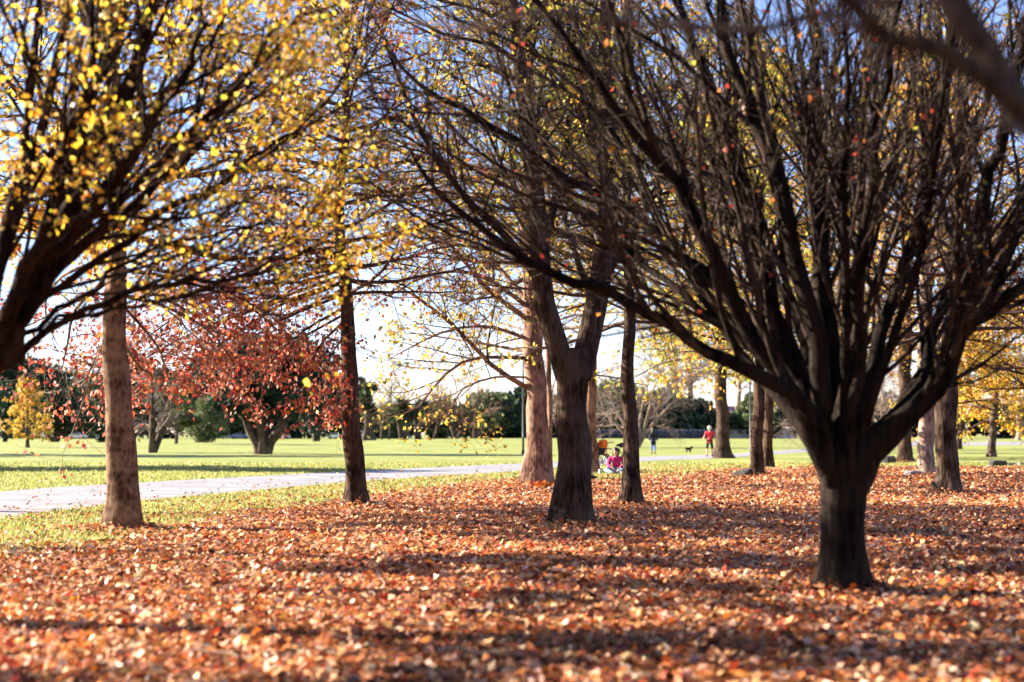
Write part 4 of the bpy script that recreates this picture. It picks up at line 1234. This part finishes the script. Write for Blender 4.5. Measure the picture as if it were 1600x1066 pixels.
top = lambda arm: [('pelvis', 'spine', 'chest', ('chest', 'neck', .75))] + [('chest', 'sh' + s) + arm(s) for s in 'LR']
long_arm = lambda s: ('el' + s, ('el' + s, 'wr' + s, .92))
short_arm = lambda s: (('sh' + s, 'el' + s, .85),)
legs = lambda end: [('pelvis', 'hip' + s) + end(s) for s in 'LR']
full_leg = lambda s: ('kn' + s, ('kn' + s, 'an' + s, .9))
knee_leg = lambda s: ('kn' + s, ('kn' + s, 'an' + s, .12))
shoes = lambda s: [(('kn' + s, 'an' + s, .93), 'an' + s, 'toe' + s)]

J = standing(1.66, spread=.14, arm_out=.05, bend=(.8, 0))
person('person in a red top and black knee length shorts standing with back turned', G(1109, 713.5), J, math.radians(-6), M['skin'],
       [('top', top(short_arm) + [('pelvis', ('@', (0, 0, .83), .145), ('@', (0, 0, .79), .14))], .024, M['red_cloth'], 0), ('shorts', legs(knee_leg), .018, M['black_cloth'], 0), ('shoe', shoes('L'), .016, M['black_shoe'], 0), ('shoe', shoes('R'), .016, M['black_shoe'], 0)], M['hair_pale'])
J = standing(1.56, stride=.16, spread=.07, arm_out=.03)
person('person in a long dark coat and blue jeans walking away over the lawn', G(1021, 709.5), J, math.radians(8), M['skin'],
       [('coat', top(long_arm) + [('pelvis', ('@', (0, 0, .76), .165), ('@', (0, .01, .62), .18), ('@', (0, .01, .56), .17))], .035, M['black_cloth'], 0), ('trousers', legs(full_leg), .012, M['blue_jeans'], 0),
        ('shoe', shoes('L'), .016, M['black_shoe'], 0), ('shoe', shoes('R'), .016, M['black_shoe'], 0)], M['hair_dark'], True)
# seated, knees out
J = dict(pelvis=(0, 0, .13), spine=(0, .02, .27), chest=(0, .03, .44), neck=(0, .05, .565), jaw=(0, .08, .625), skull=(.01, .085, .685), crown=(.01, .08, .735), face=(.25, 1, -.05),
         hipL=(-.10, .03, .11), knL=(-.30, .34, .14), anL=(-.02, .46, .07), toeL=(.10, .52, .05), hipR=(.10, .03, .11), knR=(.32, .32, .14), anR=(.06, .58, .07), toeR=(-.06, .64, .05),
         shL=(-.18, .03, .52), elL=(-.25, .09, .28), wrL=(-.13, .28, .20), shR=(.18, .03, .52), elR=(.24, .11, .28), wrR=(.10, .29, .21))
person('seated person with dark hair in a magenta jumper and blue jeans', G(963, 741), J, math.radians(170), M['skin'],
       [('jumper', top(long_arm), .022, M['magenta'], 0), ('jeans', legs(full_leg), .014, M['jeans'], 0), ('shoe', shoes('L'), .014, M['black_shoe'], 0), ('shoe', shoes('R'), .014, M['black_shoe'], 0)], M['hair_dark'], True)
# second seated person, mostly behind the forked trunk, knees up
J = dict(pelvis=(0, 0, .12), spine=(0, -.06, .26), chest=(0, -.10, .43), neck=(0, -.08, .56), jaw=(0, -.05, .62), skull=(0, -.05, .68), crown=(0, -.055, .73),
         hipL=(-.09, .03, .12), knL=(-.14, .36, .55), anL=(-.14, .50, .09), toeL=(-.15, .64, .04), hipR=(.09, .03, .12), knR=(.12, .36, .55), anR=(.12, .46, .09), toeR=(.13, .60, .04),
         shL=(-.18, -.09, .50), elL=(-.24, .06, .34), wrL=(-.14, .27, .44), shR=(.18, -.09, .50), elR=(.23, .06, .34), wrR=(.13, .27, .44))
person('seated person in pale trousers and black shoes mostly hidden by the stout forked trunk', G(896, 750), J, math.radians(-97), M['skin'],
       [('jumper', top(long_arm), .022, M['white'], 0), ('trousers', legs(full_leg), .014, M['pale_cloth'], 0), ('shoe', shoes('L'), .018, M['black_shoe'], 0), ('shoe', shoes('R'), .018, M['black_shoe'], 0)], M['hair_dark'])

def dog():
    b = G(1076, 707.5)
    root = empty('dog', b, 'small black fluffy dog trotting on the lawn by the path', 'dog')
    root.rotation_euler = (0, 0, math.radians(12))
    V = [(0, 0, .25), (-.12, 0, .26), (.12, 0, .255), (.19, 0, .33), (.25, 0, .36), (.31, 0, .335), (-.19, 0, .30), (-.24, 0, .37),
         (.12, .05, .2), (.13, .05, .1), (.14, .05, .02), (.12, -.05, .2), (.09, -.05, .11), (.11, -.05, .02),
         (-.12, .05, .2), (-.09, .05, .14), (-.14, .05, .09), (-.12, .05, .02), (-.12, -.05, .2), (-.13, -.05, .14), (-.18, -.05, .09), (-.17, -.05, .02)]
    E = [(0, 1), (0, 2), (2, 3), (3, 4), (4, 5), (1, 6), (6, 7), (2, 8), (8, 9), (9, 10), (2, 11), (11, 12), (12, 13), (1, 14), (14, 15), (15, 16), (16, 17), (1, 18), (18, 19), (19, 20), (20, 21)]
    R = [.10, .105, .11, .08, .085, .05, .06, .045, .06, .045, .04, .06, .045, .04, .068, .052, .042, .038, .068, .052, .042, .038]
    me = skin_mesh('body', V, E, R)
    rng = np.random.default_rng(2)
    for v in me.vertices: v.co += v.normal * float(rng.random() * .012)
    me = join_tubes(me, [([(.24, s * .05, .41), (.23, s * .075, .38), (.235, s * .08, .32)], [.02, .026, .012]) for s in (-1, 1)])
    me.materials.append(M['fur']); link('body', me, root)
dog()

def circle_pts(c, r, n=33, tilt=None):
    a = np.linspace(0, 2 * np.pi, n)
    return np.stack([c[0] + r * np.cos(a), np.full(n, c[1]), c[2] + r * np.sin(a)], 1)

M['tyre'] = plain('tyre_rubber', (.018, .018, .018), .8, var=.2)
M['rim'] = plain('rim_alloy', (.4, .4, .42), .35, .8, var=.1)
M['frame_red'] = plain('dark_red_frame', (.16, .015, .02), .4, .2, var=.1)
M['frame_black'] = plain('black_frame', (.02, .02, .022), .4, .2, var=.1)
M['orange'] = plain('orange_fabric', (.78, .16, .02), .75, var=.15)
def bicycle(label, axle, heading, frame_mat):
    """heads along +x; front axle at x = .52, rear axle at x = -.50"""
    root = empty('bicycle', (0, 0, 0), label, 'bicycle', 'bicycles beside the seated pair')
    def part(name, segs, mat, parent, k=8):
        acc = Acc()
        for pts, r in segs:
            P = np.array(pts, float)
            if len(P) == 2: P = np.array([P[0], (P[0] + P[1]) / 2, P[1]])
            rr = np.full(len(P), r) if np.isscalar(r) else np.interp(np.linspace(0, 1, len(P)), np.linspace(0, 1, len(r)), r)
            tubes(acc, P[None], rr[None], k)
        return acc.build(name, mat, parent, (0, 0, 0))
    R = .315
    for x in (-.50, .52):
        w = bpy.data.objects.new('wheel', None); COL.objects.link(w); w.parent = root
        part('tyre', [(circle_pts((x, 0, R), R - .022), .022)], M['tyre'], w)
        segs = [(circle_pts((x, 0, R), R - .055), .012), ([(x, -.05, R), (x, .05, R)], .022)]
        for i in range(16):
            a = i / 16 * 6.283
            segs.append(([(x, .02 * (-1) ** i, R), (x + math.cos(a) * (R - .055), 0, R + math.sin(a) * (R - .055))], .0022))
        part('rim', segs, M['rim'], w, 6)
    bb = (-.08, 0, .28); st = (-.20, 0, .72); hd = (.33, 0, .78); hl = (.36, 0, .64)
    part('frame', [([bb, st], .016), ([st, hd], .016), ([bb, hl], .018), ([hl, hd], .020)] + [([(-.50, s * .055, R), (st[0], s * .015, st[2])], .009) for s in (-1, 1)] + [([(-.50, s * .055, R), bb], .010) for s in (-1, 1)], frame_mat, root)
    part('fork', [([(hl[0], 0, hl[2]), (.375, s * .05, .58), (.52, s * .055, R)], .012) for s in (-1, 1)], frame_mat, root)
    part('handlebar', [([hd, (.32, 0, .95)], .014), ([(.32, 0, .95), (.38, 0, .97)], .014), ([(.26, -.30, .98), (.36, -.18, .97), (.38, 0, .97), (.36, .18, .97), (.26, .30, .98)], .013)], M['frame_black'], root)
    part('saddle', [([st, (-.22, 0, .86)], .013), ([(-.36, 0, .88), (-.28, 0, .885), (-.12, 0, .88), (-.06, 0, .87)], [.07, .085, .035, .02])], M['black_shoe'], root)
    part('crank', [([(-.08, -.07, .28), (-.08, .07, .28)], .02), ([(-.08, .08, .28), (.06, .08, .20)], .011), ([(-.08, -.08, .28), (-.22, -.08, .36)], .011), ([(.03, .13, .20), (.09, .13, .20)], .022), ([(-.25, -.13, .36), (-.19, -.13, .36)], .022)], M['frame_black'], root)
    root.rotation_euler = (0, 0, heading)
    c, s = math.cos(heading), math.sin(heading)
    root.location = (axle[0] - .52 * c, axle[1] - .52 * s, 0)
    return root

def bag(name, label, cat, loc, size, mat, rz=0.0, strap=True):
    root = empty(name, loc, label, cat)
    root.rotation_euler = (0, 0, rz)
    bm = bmesh.new(); bmesh.ops.create_cube(bm, size=1)
    bmesh.ops.scale(bm, vec=size, verts=bm.verts)
    bmesh.ops.bevel(bm, geom=bm.edges[:], offset=min(size) * .46, segments=6, affect='EDGES', profile=.6)
    for v in bm.verts: v.co *= 1 + .05 * math.sin(v.co.x * 40 + v.co.z * 31)
    me = bpy.data.meshes.new(name); bm.to_mesh(me); bm.free()
    for p in me.polygons: p.use_smooth = True
    me.materials.append(mat); link('body', me, root)
    acc = Acc()
    h = size[2] / 2
    tubes(acc, smooth_path(np.array([(-size[0] * .3, 0, h * .9), (-size[0] * .1, 0, h + .04), (size[0] * .1, 0, h + .04), (size[0] * .3, 0, h * .9)]), 9)[None], np.full((1, 9), .012), 6)
    acc.build('strap', M['black_cloth'], root, (0, 0, 0))
    return root

hA = math.radians(180 + 34)
axA = G(940.5, 739)
bikeA = bicycle('bicycle with a dark red frame parked behind the seated person in magenta', axA, hA, M['frame_red'])
cA, sA = math.cos(hA), math.sin(hA)
o = bikeA.location
hb = (o.x + .47 * cA, o.y + .47 * sA, .93)
bag('handlebar_bag', 'orange bag hanging on the handlebar of the dark red bicycle', 'bag', hb, (.2, .32, .26), M['orange'], hA)
hB = math.radians(180 + 20)
axB = G(899, 736)
bikeB = bicycle('black bicycle standing mostly behind the stout forked trunk', axB, hB, M['frame_black'])
cB, sB = math.cos(hB), math.sin(hB); o = bikeB.location
bag('pannier', 'black bag on the rack of the bicycle behind the forked trunk', 'bag', (o.x - .42 * cB, o.y - .42 * sB, .68), (.36, .26, .3), M['black_cloth'], hB)
def helmet(loc):
    root = empty('helmet', loc, 'red helmet resting on the black bag beside the forked trunk', 'helmet')
    bm = bmesh.new(); bmesh.ops.create_uvsphere(bm, u_segments=20, v_segments=12, radius=.14)
    bmesh.ops.delete(bm, geom=[v for v in bm.verts if v.co.z < -.02], context='VERTS')
    for v in bm.verts:
        v.co.x *= 1.25; v.co.z *= .85
        if abs(math.sin(v.co.y * 45)) > .85 and v.co.z > .04: v.co *= .93
    me = bpy.data.meshes.new('shell'); bm.to_mesh(me); bm.free()
    for p in me.polygons: p.use_smooth = True
    me.materials.append(M['red_cloth']); link('shell', me, root)
    acc = Acc(); tubes(acc, circle_pts((0, 0, 0), .14)[None][:, :, [0, 2, 1]] * np.array((1.25, 1, 1)), np.full((1, 33), .012), 6); acc.build('rim', M['black_cloth'], root, (0, 0, 0))
helmet((o.x - .42 * cB, o.y - .42 * sB, .86))
def bottle():
    b = G(937, 742)
    root = empty('bottle', b, 'small white bottle standing on the grass by the bicycle wheel', 'bottle')
    acc = Acc()
    tubes(acc, np.array([[(0, 0, z) for z in (0, .005, .12, .15, .17)]]), np.array([[.005, .035, .035, .03, .014]]), 12); acc.build('body', M['white'], root, (0, 0, 0))
    acc = Acc(); tubes(acc, np.array([[(0, 0, z) for z in (.17, .175, .2, .205)]]), np.array([[.014, .02, .02, .004]]), 12); acc.build('cap', M['black_cloth'], root, (0, 0, 0))
bottle()

# ------------------------------------------------------------------ stones, posts, signs, far houses and cars
M['stone'] = plain('grey_stone', (.22, .19, .17), .9, var=.35, scale=5)
M['stone_dark'] = plain('dark_stone', (.05, .045, .045), .9, var=.35, scale=5)
M['stone_pale'] = plain('pale_stone', (.22, .21, .22), .9, var=.25, scale=5)
def rock(label, base, size, mat, seed, name='rock'):
    rng = np.random.default_rng(seed)
    bm = bmesh.new(); bmesh.ops.create_icosphere(bm, subdivisions=4, radius=.5)
    ph = rng.random(6) * 6.28
    for v in bm.verts:
        c = v.co
        k = 1 + .16 * math.sin(5 * c.x + ph[0]) * math.sin(6 * c.y + ph[1]) + .1 * math.sin(11 * c.z + ph[2] + 4 * c.x) + .03 * rng.normal()
        v.co = Vector((max(-.42, min(.42, c.x * k)) * size[0] / .84, max(-.42, min(.42, c.y * k)) * size[1] / .84, max(-.3, min(.36, c.z * k)) * size[2] / .6))
    me = bpy.data.meshes.new(name); bm.to_mesh(me); bm.free(); me.materials.append(mat)
    o = link(name, me); b = G(*base); o.location = (b[0], b[1], size[2] * .3)
    tag(o, label, 'rock'); return o
r = rock('dark tilted stone slab on the leaves left of the slim trunks', (1162, 745), (.5, .4, .22), M['stone_dark'], 1, 'stone_slab'); r.rotation_euler = (.1, -.3, .4)
rock('flat pale stone at the foot of the pale sunlit trunk', (1428, 743), (.55, .4, .16), M['stone_pale'], 2, 'stone_slab')
rock('rounded grey boulder at the edge of the pond', (1558, 729), (.65, .5, .26), M['stone_dark'], 3)
rock('small dark stone on the grass left of the right side trunks', (1388, 724), (.55, .5, .36), M['stone_dark'], 4)
def orange_heap():
    rng = np.random.default_rng(8)
    b = G(845, 764); n = 120
    p = b + np.stack([rng.normal(size=n) * .09, rng.normal(size=n) * .09, np.abs(rng.normal(size=n)) * .05 + .01], 1)
    V, T, C = leaf_mesh(rng, p, rng.normal(size=(n, 3)) * np.array((1, 1, .5)), .12, [(.55, .15, .02), (.5, .2, .03), (.42, .09, .02)], LEAF11)
    tag(link('leaf_heap', to_mesh('leaf_heap', V, None, T, M['litter'], False, C)), 'small heap of bright orange leaves at the foot of the thick pinkish trunk', 'leaf heap', kind='stuff')
orange_heap()

M['post_dark'] = plain('dark_painted_steel', (.015, .017, .018), .5, var=.1)
M['wood'] = plain('weathered_wood', (.34, .22, .12), .85, var=.3)
M['lamp_glass'] = plain('frosted_glass', (.75, .75, .72), .3, var=.02)
def lamp_post(label, base, top, w, mat, head=True):
    b = onto(G(*base)); s = b[1] / F; H = at(base[0], top, b[1])[2] - b[2]
    root = empty('lamp_post', b, label, 'lamp post')
    acc = Acc()
    zs = [-.1, .25, .3, H * .5, H]
    tubes(acc, np.array([[(0, 0, z) for z in zs]]), np.array([[w * s * .8, w * s * .8, w * s * .5, w * s * .45, w * s * .38]]), 10); acc.build('pole', mat, root, (0, 0, 0))
    r = max(.12, w * s)
    acc = Acc(); tubes(acc, np.array([[(0, 0, H), (0, 0, H + .02), (0, 0, H + r * 2), (0, 0, H + r * 2.2)]]), np.array([[.02, r * .8, r * 1.3, r]]), 10); acc.build('lantern', M['lamp_glass'], root, (0, 0, 0))
    acc = Acc(); tubes(acc, np.array([[(0, 0, H + r * 2.2), (0, 0, H + r * 2.3), (0, 0, H + r * 3), (0, 0, H + r * 3.05)]]), np.array([[r, r * 1.6, r * .4, .01]]), 10); acc.build('cap', mat, root, (0, 0, 0))
lamp_post('tall dark lamp post against the left side of the thick pinkish trunk', (817.5, 711), 530, 3.2, M['post_dark'])
lamp_post('tall dark lamp post left of the two slim trunks', (1173, 706), 540, 3.2, M['post_dark'])
lamp_post('short white lamp post far behind the bicycle', (946, 684), 661, 1.2, M['white'])
def marker(name, label, cat, base, top, w, parts):
    b = onto(G(*base)); s = b[1] / F
    root = empty(name, b, label, cat)
    H = (base[1] - top) * s
    for nm, z0_, z1_, x, ww, mat in parts:
        bm = bmesh.new(); bmesh.ops.create_cube(bm, size=1)
        bmesh.ops.scale(bm, vec=(ww * s, max(.05, min(ww * s, .12)), (z1_ - z0_) * H), verts=bm.verts)
        bmesh.ops.translate(bm, vec=(x * s, 0, (z0_ + z1_) / 2 * H), verts=bm.verts)
        bmesh.ops.bevel(bm, geom=bm.edges[:], offset=.015, segments=2, affect='EDGES')
        me = bpy.data.meshes.new(nm); bm.to_mesh(me); bm.free(); me.materials.append(mat); link(nm, me, root)
marker('flag_marker', 'small red topped white marker post on the far lawn beside the lamp post', 'marker', (811.5, 684), 664, 3, [('post', -.05, .62, 0, 1.4, M['white']), ('flag', .6, 1, .4, 3, M['red_cloth'])])
marker('road_sign', 'white and red sign on a post seen through the big cedar', 'sign', (359, 684.5), 669, 4, [('post', -.05, .55, 0, 1.2, M['white']), ('sign_board', .5, .82, 0, 5, M['white']), ('sign_top', .825, 1, 0, 5, M['red_cloth'])])
marker('wooden_post', 'short wooden post on the far lawn left of the person in red', 'post', (1090, 684), 671, 2, [('post', -.05, .9, 0, 1.8, M['wood']), ('cap', .9, 1, 0, 2.4, M['wood'])])
marker('white_post', 'thin white post right of the short white lamp post', 'post', (956.5, 684), 665, 2, [('post', -.05, .95, 0, 1.2, M['white']), ('cap', .95, 1, 0, 1.8, M['white'])])
marker('litter_bin', 'dark litter bin at the foot of the burly pale trunk', 'bin', (1063, 685), 676, 7, [('body', 0, .85, 0, 7, M['post_dark']), ('lid', .86, 1, 0, 7.6, M['black_cloth'])])
marker('stake', 'thin wooden stake on the grass near the small golden tree', 'post', (1513, 699), 670, 1, [('post', -.05, .96, 0, 1, M['wood']), ('cap', .96, 1, 0, 1.3, M['wood'])])

M['fence'] = plain('dark_blue_grey_boards', (.022, .032, .055), .8, var=.3)
def fence(label, x0, x1, ybase, h):
    b0, b1_ = onto(G(x0, ybase)), onto(G(x1, ybase)); s = b0[1] / F
    root = empty('board_fence', b0, label, 'fence')
    L_ = b1_[0] - b0[0]
    n = int(L_ / .35)
    V, Q = [], []
    def box(x, y, z, a, b_, c):
        k = len(V)
        V.extend([(x + i * a, y + j * b_, z + m_ * c) for m_ in (0, 1) for j in (0, 1) for i in (0, 1)])
        Q.extend([tuple(k + q for q in f) for f in ((0, 2, 3, 1), (4, 5, 7, 6), (0, 1, 5, 4), (2, 6, 7, 3), (0, 4, 6, 2), (1, 3, 7, 5))])
    for i in range(n): box(i * .35, 0, .05, .33, .03, h + .06 * math.sin(i * 2.1))
    link('boards', to_mesh('boards', V, Q, None, M['fence'], False), root)
    V, Q = [], []
    for i in range(0, n, 7): box(i * .35, .04, -.1, .12, .12, h + .2)
    link('posts', to_mesh('posts', V, Q, None, M['post_dark'], False), root)
fence('long dark board fence beyond the lawn behind the walkers', 885, 1135, 686.5, 2.2)

M['cream'] = plain('cream_wall', (.55, .47, .33), .85, var=.08)
M['pale_blue'] = plain('pale_blue_wall', (.5, .58, .68), .8, var=.08)
M['roof_pink'] = plain('faded_red_roof', (.42, .24, .2), .8, var=.15)
M['roof_grey'] = plain('grey_roof', (.2, .2, .22), .8, var=.15)
M['glass'] = plain('dark_window_glass', (.03, .045, .06), .1, var=.05)
def house(label, x0, x1, ybase, hwall, hroof, wall, roof, nwin, name='house', storeys=1, depth=9):
    b = onto(G((x0 + x1) / 2, ybase)); s = b[1] / F
    W = (x1 - x0) * s
    root = empty(name, b, label, 'building')
    def bx(nm, cx, cy, cz, sx, sy, sz, mat, parent):
        bm = bmesh.new(); bmesh.ops.create_cube(bm, size=1); bmesh.ops.scale(bm, vec=(sx, sy, sz), verts=bm.verts); bmesh.ops.translate(bm, vec=(cx, cy, cz), verts=bm.verts)
        me = bpy.data.meshes.new(nm); bm.to_mesh(me); bm.free(); me.materials.append(mat); return link(nm, me, parent)
    bx('wall', 0, depth / 2, hwall / 2 - .2, W, depth, hwall + .4, wall, root)
    e = .5; hw = W / 2 + e
    V = [(-hw, -e, hwall), (hw, -e, hwall), (hw, depth + e, hwall), (-hw, depth + e, hwall), (-hw + depth * .4, depth / 2, hwall + hroof), (hw - depth * .4, depth / 2, hwall + hroof),
         (-hw, -e, hwall + .02 - .22), (hw, -e, hwall + .02 - .22), (hw, depth + e, hwall - .2), (-hw, depth + e, hwall - .2)]
    Fq = [(0, 1, 5, 4), (2, 3, 4, 5), (6, 7, 1, 0), (7, 8, 2, 1), (8, 9, 3, 2), (9, 6, 0, 3), (9, 8, 7, 6)]
    me = bpy.data.meshes.new('roof'); me.from_pydata(V, [], Fq + [(1, 2, 5), (3, 0, 4)]); me.materials.append(roof); link('roof', me, root)
    for st_ in range(storeys):
        for i in range(nwin):
            x = -W / 2 + W * (i + .5) / nwin; z = st_ * 2.7 + 1.5
            f = bx('window', x, -.03, z, 1.5, .1, 1.2, M['white'], root)
            bx('pane', x, -.085, z, 1.25, .03, .95, M['glass'], f)
    return root
house('two storey house with a faded red roof behind the grey trunk', 1112, 1170, 684.6, 7.0, 2.6, M['cream'], M['roof_pink'], 4, storeys=2)
house('low cream building with a flat looking roof left of the two slim trunks', 1137, 1188, 685.5, 2.4, .5, M['cream'], M['roof_grey'], 4, 'low_building')
house('low greyish building right of the two slim trunks', 1213, 1246, 685.5, 2.4, .5, M['pale_blue'], M['roof_grey'], 2, 'low_building')
house('pale house seen far behind the cabbage trees', 578, 640, 685, 2.6, 1.4, M['pale_blue'], M['roof_grey'], 4)
house('pale house seen far off left of the ringed trunk', 95, 160, 685, 2.6, 1.2, M['pale_blue'], M['roof_grey'], 4)
house('pale house seen far behind the low limbs of the big cedar', 340, 400, 685, 2.8, 1.3, M['pale_blue'], M['roof_grey'], 4)
house('small pale building between the two dark cedars', 425, 455, 685, 2.4, .9, M['pale_blue'], M['roof_grey'], 2)

def car(label, px, py, mat, kind=0):
    b = onto(G(px, py))
    root = empty('parked_car', b, label, 'car', 'cars parked along the far road')
    prof = [(-2.1, .35), (-2.15, .75), (-2.0, .95), (-1.55, 1.0), (-1.05, 1.42), (.35, 1.45), (1.0, 1.0), (1.9, .88), (2.1, .7), (2.1, .35)] if kind == 0 else \
           [(-2.3, .35), (-2.35, 1.0), (-2.2, 1.85), (-1.9, 1.95), (.9, 1.95), (1.5, 1.2), (2.15, 1.05), (2.25, .7), (2.25, .35)]
    bm = bmesh.new()
    vs = [bm.verts.new((x, -.85, z)) for x, z in prof]
    fc = bm.faces.new(vs)
    r = bmesh.ops.extrude_face_region(bm, geom=[fc])
    bmesh.ops.translate(bm, vec=(0, 1.7, 0), verts=[v for v in r['geom'] if isinstance(v, bmesh.types.BMVert)])
    bmesh.ops.recalc_face_normals(bm, faces=bm.faces[:])
    bmesh.ops.bevel(bm, geom=bm.edges[:], offset=.06, segments=2, affect='EDGES')
    me = bpy.data.meshes.new('body'); bm.to_mesh(me); bm.free(); me.materials.append(mat); link('body', me, root)
    win = [(-1.3, 1.04), (-.95, 1.36), (.3, 1.38), (.8, 1.04)] if kind == 0 else [(-1.9, 1.25), (-1.9, 1.75), (.85, 1.75), (1.25, 1.25)]
    for y in (-.872, .872):
        me = bpy.data.meshes.new('window'); me.from_pydata([(x, y + d, z) for d in (-.012, .012) for x, z in win], [], [(0, 1, 2, 3), (7, 6, 5, 4), (0, 4, 5, 1), (1, 5, 6, 2), (2, 6, 7, 3), (3, 7, 4, 0)])
        me.materials.append(M['glass']); link('window', me, root)
    for x in (-1.35, 1.35):
        for y in (-.8, .8):
            w = Acc(); tubes(w, np.array([[(x, y - .11, .33), (x, y - .1, .33), (x, y + .1, .33), (x, y + .11, .33)]]), np.array([[.05, .33, .33, .05]]), 16); w.build('wheel', M['tyre'], root, (0, 0, 0))
M['car_white'] = plain('white_car_paint', (.7, .7, .7), .25, var=.03)
M['car_silver'] = plain('silver_car_paint', (.4, .43, .48), .3, .3, var=.03)
M['car_blue'] = plain('blue_car_paint', (.08, .14, .28), .3, var=.03)
car('white car far off just left of the ringed trunk', 122, 686.2, M['car_white'])
car('white van far off left of the white car', 60, 686.2, M['car_white'], 1)
car('blue car far off under the big cedar', 374, 686.2, M['car_blue'])
car('silver car far off right of the big cedar', 440, 686.2, M['car_silver'])
car('white car far off just left of the crooked brown trunk', 525, 686.2, M['car_white'])
car('white van far off left of the cabbage trees', 560, 686.2, M['car_white'], 1)
